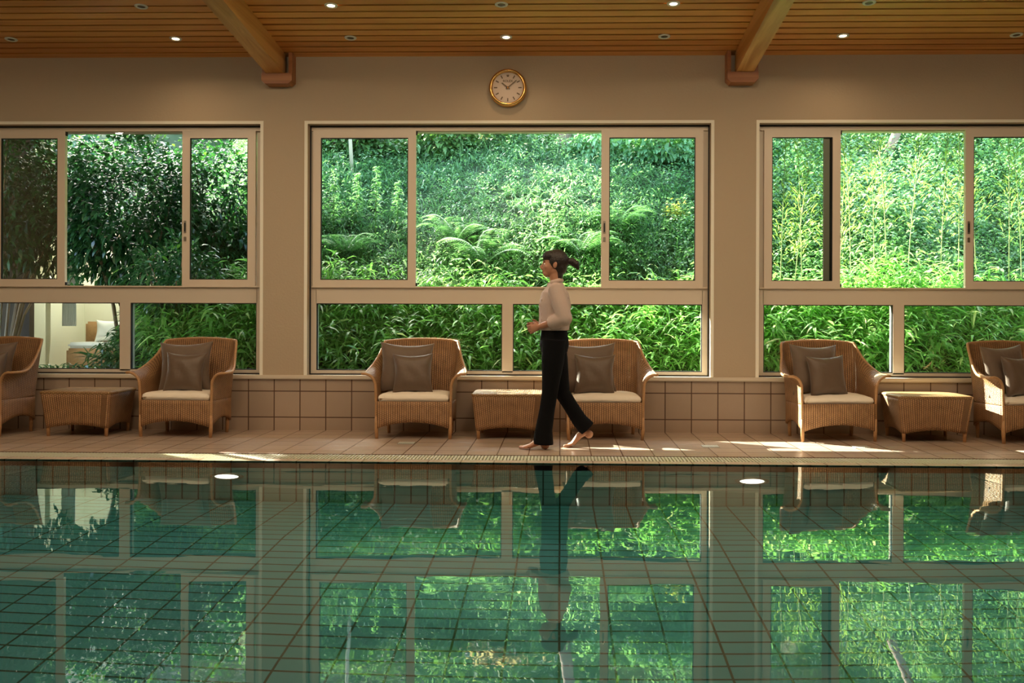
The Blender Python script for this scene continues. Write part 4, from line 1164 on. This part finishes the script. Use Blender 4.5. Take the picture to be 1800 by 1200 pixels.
shrub('broadleaf_shrub', -3.35, 15.2, 3.85, 0.85, 0.4, 0.45, 2400, 0.10, 0.08, M['leaf_ivy'], 'olive green shrub high behind the left sash of the middle window', group='shrubs high on the bank', tb=0.1)
shrub('broadleaf_shrub', -1.85, 15.3, 3.85, 0.55, 0.35, 0.35, 1400, 0.10, 0.08, M['leaf_ivy'], 'olive green shrub at the top left of the open middle window', group='shrubs high on the bank', tb=0.15)

# trees higher up the bank: their crowns stand above the picture and shade the garden
def tree(name, x, y, lean, hgt, rad, n, lab, crown_off=(0, 0), trunk_r=0.11, L=0.17, group='trees on the bank', mat='bark', leafm='leaf_tree', squash=0.6):
    z0 = float(G(np.array([x]), np.array([y]))[0])
    t = thing(name, lab, 'tree', (x, y, z0 - 0.1), 0, group)
    top = Vector((lean * hgt, 0, hgt))
    bm = bmesh.new(); pts = [Vector((lean * hgt * q + 0.05 * math.sin(6 * q + x), 0.04 * math.sin(5 * q), hgt * q)) for q in np.linspace(0, 1, 9)]
    tube(bm, pts, [trunk_r * (1 - 0.6 * q / 8) for q in range(9)], 10); obj('trunk', bm, M[mat], t, True)
    bm = bmesh.new(); cc = top + Vector((crown_off[0], crown_off[1], 0.2))
    for k in range(9):
        a = 2 * PI * k / 9 + rnd.random(); e = cc + Vector((math.cos(a) * rad * .75, math.sin(a) * rad * .75, rnd.uniform(-.2, .8) * rad * squash))
        s = pts[5 + k % 3]; tube(bm, [s, s.lerp(e, .5) + Vector((0, 0, .2)), e], [trunk_r * .4, trunk_r * .25, 0.012], 7)
    obj('branches', bm, M[mat], t, True)
    # leaf clusters
    nc = max(10, n // 70); cen = unit(rng.normal(0, 1, (nc, 3))) * (rng.random((nc, 1)) ** 0.35) * np.array([rad, rad, rad * squash]) + np.array(cc)
    idx = rng.integers(0, nc, n); P = cen[idx] + rng.normal(0, rad * 0.11, (n, 3))
    D = rng.normal(0, 1, (n, 3)) + np.array([0, 0, -0.2])
    leaves('crown', P, D, U(L * .7, L * 1.3, n), U(L * .4, L * .65, n), U(0.1, 0.6, n), U(0.1, 1.0, n), M[leafm], t, roll=1.0)
    return t
tree('tree', -13.0, 15.2, 0.03, 3.4, 2.3, 5200, 'unseen leafy tree far left on the bank, added to dapple the sun', L=0.2)  # out of view, placed on the sun's path to shade the left
tree('tree', -16.2, 18.0, 0.0, 4.2, 2.6, 6000, 'unseen tall leafy tree at the far left end, added to dapple the sun', L=0.2)  # likewise out of view, added for its dappled shade
tree('slender_tree', -3.10, 14.6, -0.02, 6.0, 1.5, 1500, 'slender pale-stemmed young tree behind the left sash of the middle window', trunk_r=0.030, mat='pole')
tree('tree', 0.02, 15.35, 0.10, 5.5, 2.2, 3200, 'tree with a sunlit trunk showing at the top of the open middle window', trunk_r=0.10, mat='bark', L=0.2)
tree('leaning_tree', 4.92, 15.15, 0.38, 5.0, 2.0, 2500, 'leaning tree whose pale trunk shows at the top of the right window', trunk_r=0.075, mat='bark')

# sun flecks put into pale leaf colour, near the top of the middle window
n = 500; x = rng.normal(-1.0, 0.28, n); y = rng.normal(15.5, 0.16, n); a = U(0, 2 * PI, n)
o = leaves('sun_fleck_leaves', np.stack([x, y, G(x, y) + U(0.3, 0.5, n)], 1), np.stack([np.cos(a), np.sin(a), U(-.2, .5, n)], 1), U(.06, .12, n), U(.03, .06, n), U(.1, .5, n), U(0, 1, n), M['leaf_sunfleck'])
tag(o, 'pale leaves coloured as sun flecks at the top of the middle window', 'leaves', kind='stuff')

# garden room seen through the far left panes
gx0, gx1, gy = -10.5, -5.15, 12.7
t = thing('garden_room', 'cream-walled garden room with dark timber front seen through the lower left pane', 'building', (-7.5, gy, 0.0))
def part(name, bm, mat, parent): 
    o = obj(name, bm, mat, parent); o.matrix_parent_inverse = parent.matrix_basis.inverted() if parent.parent is None else Matrix.Identity(4); return o
part('timber_wall', newbox(gx0, -6.95, gy, gy + 0.12, -0.1, 3.9), M['timber_dark'], t)
part('rear_wall', newbox(-6.95, gx1, gy + 1.5, gy + 1.6, -0.1, 2.2), M['cream'], t)
part('side_wall', newbox(-7.03, -6.95, gy + 0.12, gy + 1.5, -0.1, 2.2), M['cream'], t)
part('side_wall', newbox(gx1 - 0.05, gx1, gy + 0.9, gy + 1.5, -0.1, 2.2), M['cream'], t)
part('roof', newbox(-6.95, gx1 + 0.15, gy - 0.1, gy + 1.6, 2.2, 2.32), M['timber_dark'], t)
part('floor_slab', newbox(-6.95, gx1, gy - 0.1, gy + 1.5, -0.1, 0.35), M['exterior'], t)
part('post', newbox(gx1 - 0.02, gx1 + 0.06, gy - 0.1, gy, -0.1, 2.2), M['linen'], t)
bm = bmesh.new()
for i in range(24):
    pass
ns = 40; va = []; vb = []
for i in range(ns + 1):
    x = -6.80 + 0.20 * i / ns; yy = gy + 0.55 + 0.018 * math.sin(i * 1.25)
    va.append(bm.verts.new((x, yy, 0.95))); vb.append(bm.verts.new((x, yy, 1.95)))
for i in range(ns): bm.faces.new((va[i], va[i + 1], vb[i + 1], vb[i]))
o = obj('curtain', bm, M['linen'], None, True); md = o.modifiers.new('thick', 'SOLIDIFY'); md.thickness = 0.006
tag(o, 'short white curtain hanging in the garden room behind the lower left pane', 'curtain')
add_light('garden_room_fill', 'POINT', (-6.1, gy + 0.7, 1.95), (0, 0, -1), 70, (1.0, 0.95, 0.80))  # added fill standing in for sunlight inside the room
t2 = thing('garden_sofa', 'cane sofa in the garden room seen through the lower left pane', 'sofa', (-6.28, gy + 0.75, 0.35))
for nm, a, mt in (('seat_base', (-0.42, 0.42, -0.3, 0.3, 0, 0.30), M['cane']), ('sofa_back', (-0.42, 0.42, 0.24, 0.34, 0.30, 0.66), M['cane']), ('seat_pad', (-0.40, 0.40, -0.3, 0.22, 0.30, 0.38), M['linen'])):
    obj(nm, newbox(*a, bev=0.03), mt, t2, True)
o = bpy.data.objects.new('throw_pillow', pillow_mesh(0.42, 0.32, 0.16, 9)); C.objects.link(o); o.data.materials.append(M['linen'])
o.location = (-6.25, gy + 0.82, 0.35 + 0.38 + 0.15); o.rotation_euler = (-0.25, 0, 0.1)
tag(o, 'white pillow on the cane sofa seen through the lower left pane', 'pillow')

for me in bpy.data.meshes: me.update()
print('objects', len(bpy.data.objects))
